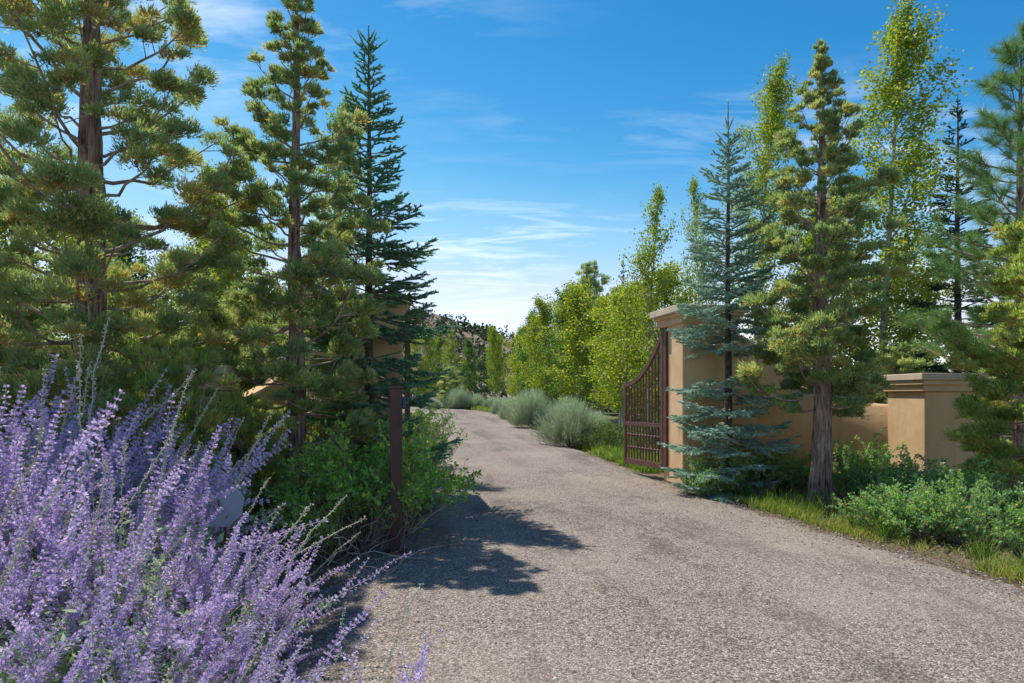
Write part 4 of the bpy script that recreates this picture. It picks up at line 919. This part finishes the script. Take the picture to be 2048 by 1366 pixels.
def sage_leaves(seed, R, H, n=2600):
    rng = np.random.default_rng(seed); A = Acc()
    for i in range(46):
        az = rng.uniform(0, 6.28); rr = R*rng.uniform(.1, 1); s = np.linspace(0, 1, 5); h = H*rng.uniform(.4, .75)
        A.tube(np.stack([cos(az)*rr*s, sin(az)*rr*s, h*s], -1)+rng.normal(0, .012, (5, 3)), .003*(1-.6*s), 3, rng.uniform(0, 1))
        m = n//46; u = rng.uniform(.25, 1, m); c = np.stack([cos(az)*rr*u, sin(az)*rr*u, h*u], -1)+rng.normal(0, .05, (m, 3)); d = unit(np.stack([rng.normal(0, 1, m), rng.normal(0, 1, m), rng.uniform(.1, 1.4, m)], -1)); l = rng.uniform(.03, .065, m)
        A.inst(LEAF_V, LEAF_T, c, basis(d, rng.uniform(0, 6, m), l*.32, l*.32, l), rng.uniform(0, 1, m), 1)
    return A.mesh('foliage', ['sage_stem', 'sage_leaf'])
SL = [sage_leaves(500, .5, .8), sage_leaves(501, .55, .9), sage_leaves(502, .45, .7)]

sage = [  # x, y, height, stems, lean, label
    (-3.95, 4.9, 1.85, 64, .22, 'purple sage clump farthest left at the foot of the largest conifer'),
    (-3.05, 4.75, 1.70, 66, .25, 'purple sage clump just right of the largest conifer trunk'),
    (-3.30, 3.75, 1.64, 84, .30, 'tall purple sage clump at the left edge'),
    (-2.50, 3.95, 1.48, 88, .35, 'dense purple sage clump left of the yard sign'),
    (-1.98, 3.60, 1.16, 80, .40, 'purple sage clump in front of the yard sign'),
    (-1.95, 4.50, 0.86, 30, .35, 'purple sage clump right of the yard sign'),
    (-2.45, 2.75, 1.22, 70, .35, 'purple sage clump low at the left edge'),
    (-1.75, 2.75, 0.98, 46, .45, 'purple sage clump with silvery leaves in the middle of the bed'),
    (-1.62, 3.45, 0.82, 54, .42, 'purple sage clump spilling onto the driveway edge'),
    (-1.42, 2.38, 0.82, 60, .45, 'purple sage clump at the bottom beside the driveway'),
    (-1.95, 2.05, 0.92, 30, .35, 'purple sage clump in the bottom left corner'),
    (-0.78, 2.15, 0.92, 40, .60, 'sparse purple sage sprigs at the bottom edge over the gravel'),
]
rs = random.Random(77)
for i, (x, y, H, n, lean, lab) in enumerate(sage):
    t = thing('purple_sage', lab, 'flowers', (x, y, 0), 0, 1.0, 'purple sage in the foreground bed')
    lf = obj('foliage', SL[i % 3], t); k = H*1.0; lf.scale = (k*1.15, k*1.15, k); lf.rotation_euler = (0, 0, i*1.9)
    for j in range(int(n*.84)):
        dry = rs.random() < .19
        o = obj('dry_stem' if dry else 'flower_spike', rs.choice(DS if dry else SP), t)
        az = rs.uniform(0, 2*pi); tilt = min(1.25, abs(rs.gauss(.34, .36)))
        v = Vector((sin(tilt)*cos(az)+lean*rs.uniform(-.4, 1.9), sin(tilt)*sin(az)-.10, cos(tilt))).normalized()
        r = rs.uniform(0, .34)*H
        o.location = (r*cos(az), r*sin(az), 0)
        q = v.to_track_quat('Z', 'Y') @ Quaternion((0, 0, 1), rs.uniform(0, 2*pi))
        o.rotation_mode = 'QUATERNION'; o.rotation_quaternion = q
        k = H*rs.uniform(.72, 1.12)*(1.08 if dry else 1.0); kw = rs.uniform(.85, 1.2)*max(k, .85); o.scale = (kw, kw, k)

# ------------------------------------------------------------------ far hill and scrub
def hill_h(x, y):
    r = 31*np.exp(-((x+75)/75)**2)*np.clip((y-120)/140, 0, 1)**1.2 + 15*np.exp(-((x-40)/140)**2)*np.clip((y-150)/200, 0, 1)
    return r*(1+.10*np.sin(x*.06+y*.03)+.06*np.sin(x*.17+1)) + 1.1
def build_hill():
    rng = np.random.default_rng(21); xs = np.linspace(-420, 420, 130); ys = np.linspace(118, 420, 60); X, Y = np.meshgrid(xs, ys)
    Z = hill_h(X, Y)+rng.normal(0, .35, X.shape)*np.clip((Y-120)/30, 0, 1)-.15
    nx, ny = len(xs), len(ys); i = (np.arange(ny-1)[:, None]*nx+np.arange(nx-1)[None]).ravel(); T = np.concatenate([np.stack([i, i+1, i+nx+1], -1), np.stack([i, i+nx+1, i+nx], -1)])
    a = Acc(); a.add(np.stack([X, Y, Z], -1).reshape(-1, 3), T, .5, True); obj('hill', a.mesh('hill', 'hill'), kind='structure', label='pinkish brown hill with dark scrub in the distance')
    # scrub: leafy clumps
    n = 2600; x = rng.uniform(-200, 200, n); y = 70+240*rng.uniform(0, 1, n); keep = (np.abs(x/y+.10) < .75) & ((y > 85) | (np.abs(x) > 12)); x = x[keep]; y = y[keep]; n = len(x)
    z = np.where(y > 118, hill_h(x, y), 1.1)-.2; R = rng.uniform(1.1, 2.6, n)*np.where(y > 150, 1.25, 1.0); per = 42; idx = np.repeat(np.arange(n), per); N = len(idx)
    u = rdir(rng, N); u[:, 2] = np.abs(u[:, 2]); rad = rng.uniform(.4, 1.0, N)*(1+.2*np.sin(u[:, 0]*4+idx)); hgt = rng.uniform(.9, 1.6, n)
    pos = np.stack([x[idx]+u[:, 0]*rad*R[idx], y[idx]+u[:, 1]*rad*R[idx], z[idx]+u[:, 2]*rad*R[idx]*hgt[idx]*1.25], -1); sz = R[idx]*rng.uniform(.28, .52, N)
    F = Acc(); tb = rng.uniform(0, 1, n); F.inst(QUAD_V, QUAD_T, pos, basis(unit(u+rng.normal(0, .6, (N, 3))), rng.uniform(0, 6, N), sz*.8, sz*.8, sz), np.clip(.1+.5*tb[idx]+rng.normal(0, .15, N), 0, 1))
    obj('hillside_scrub', F.mesh('hillside_scrub', 'scrub'), kind='stuff', label='dark juniper scrub dotted over the distant hillside', cat='scrub')
build_hill()
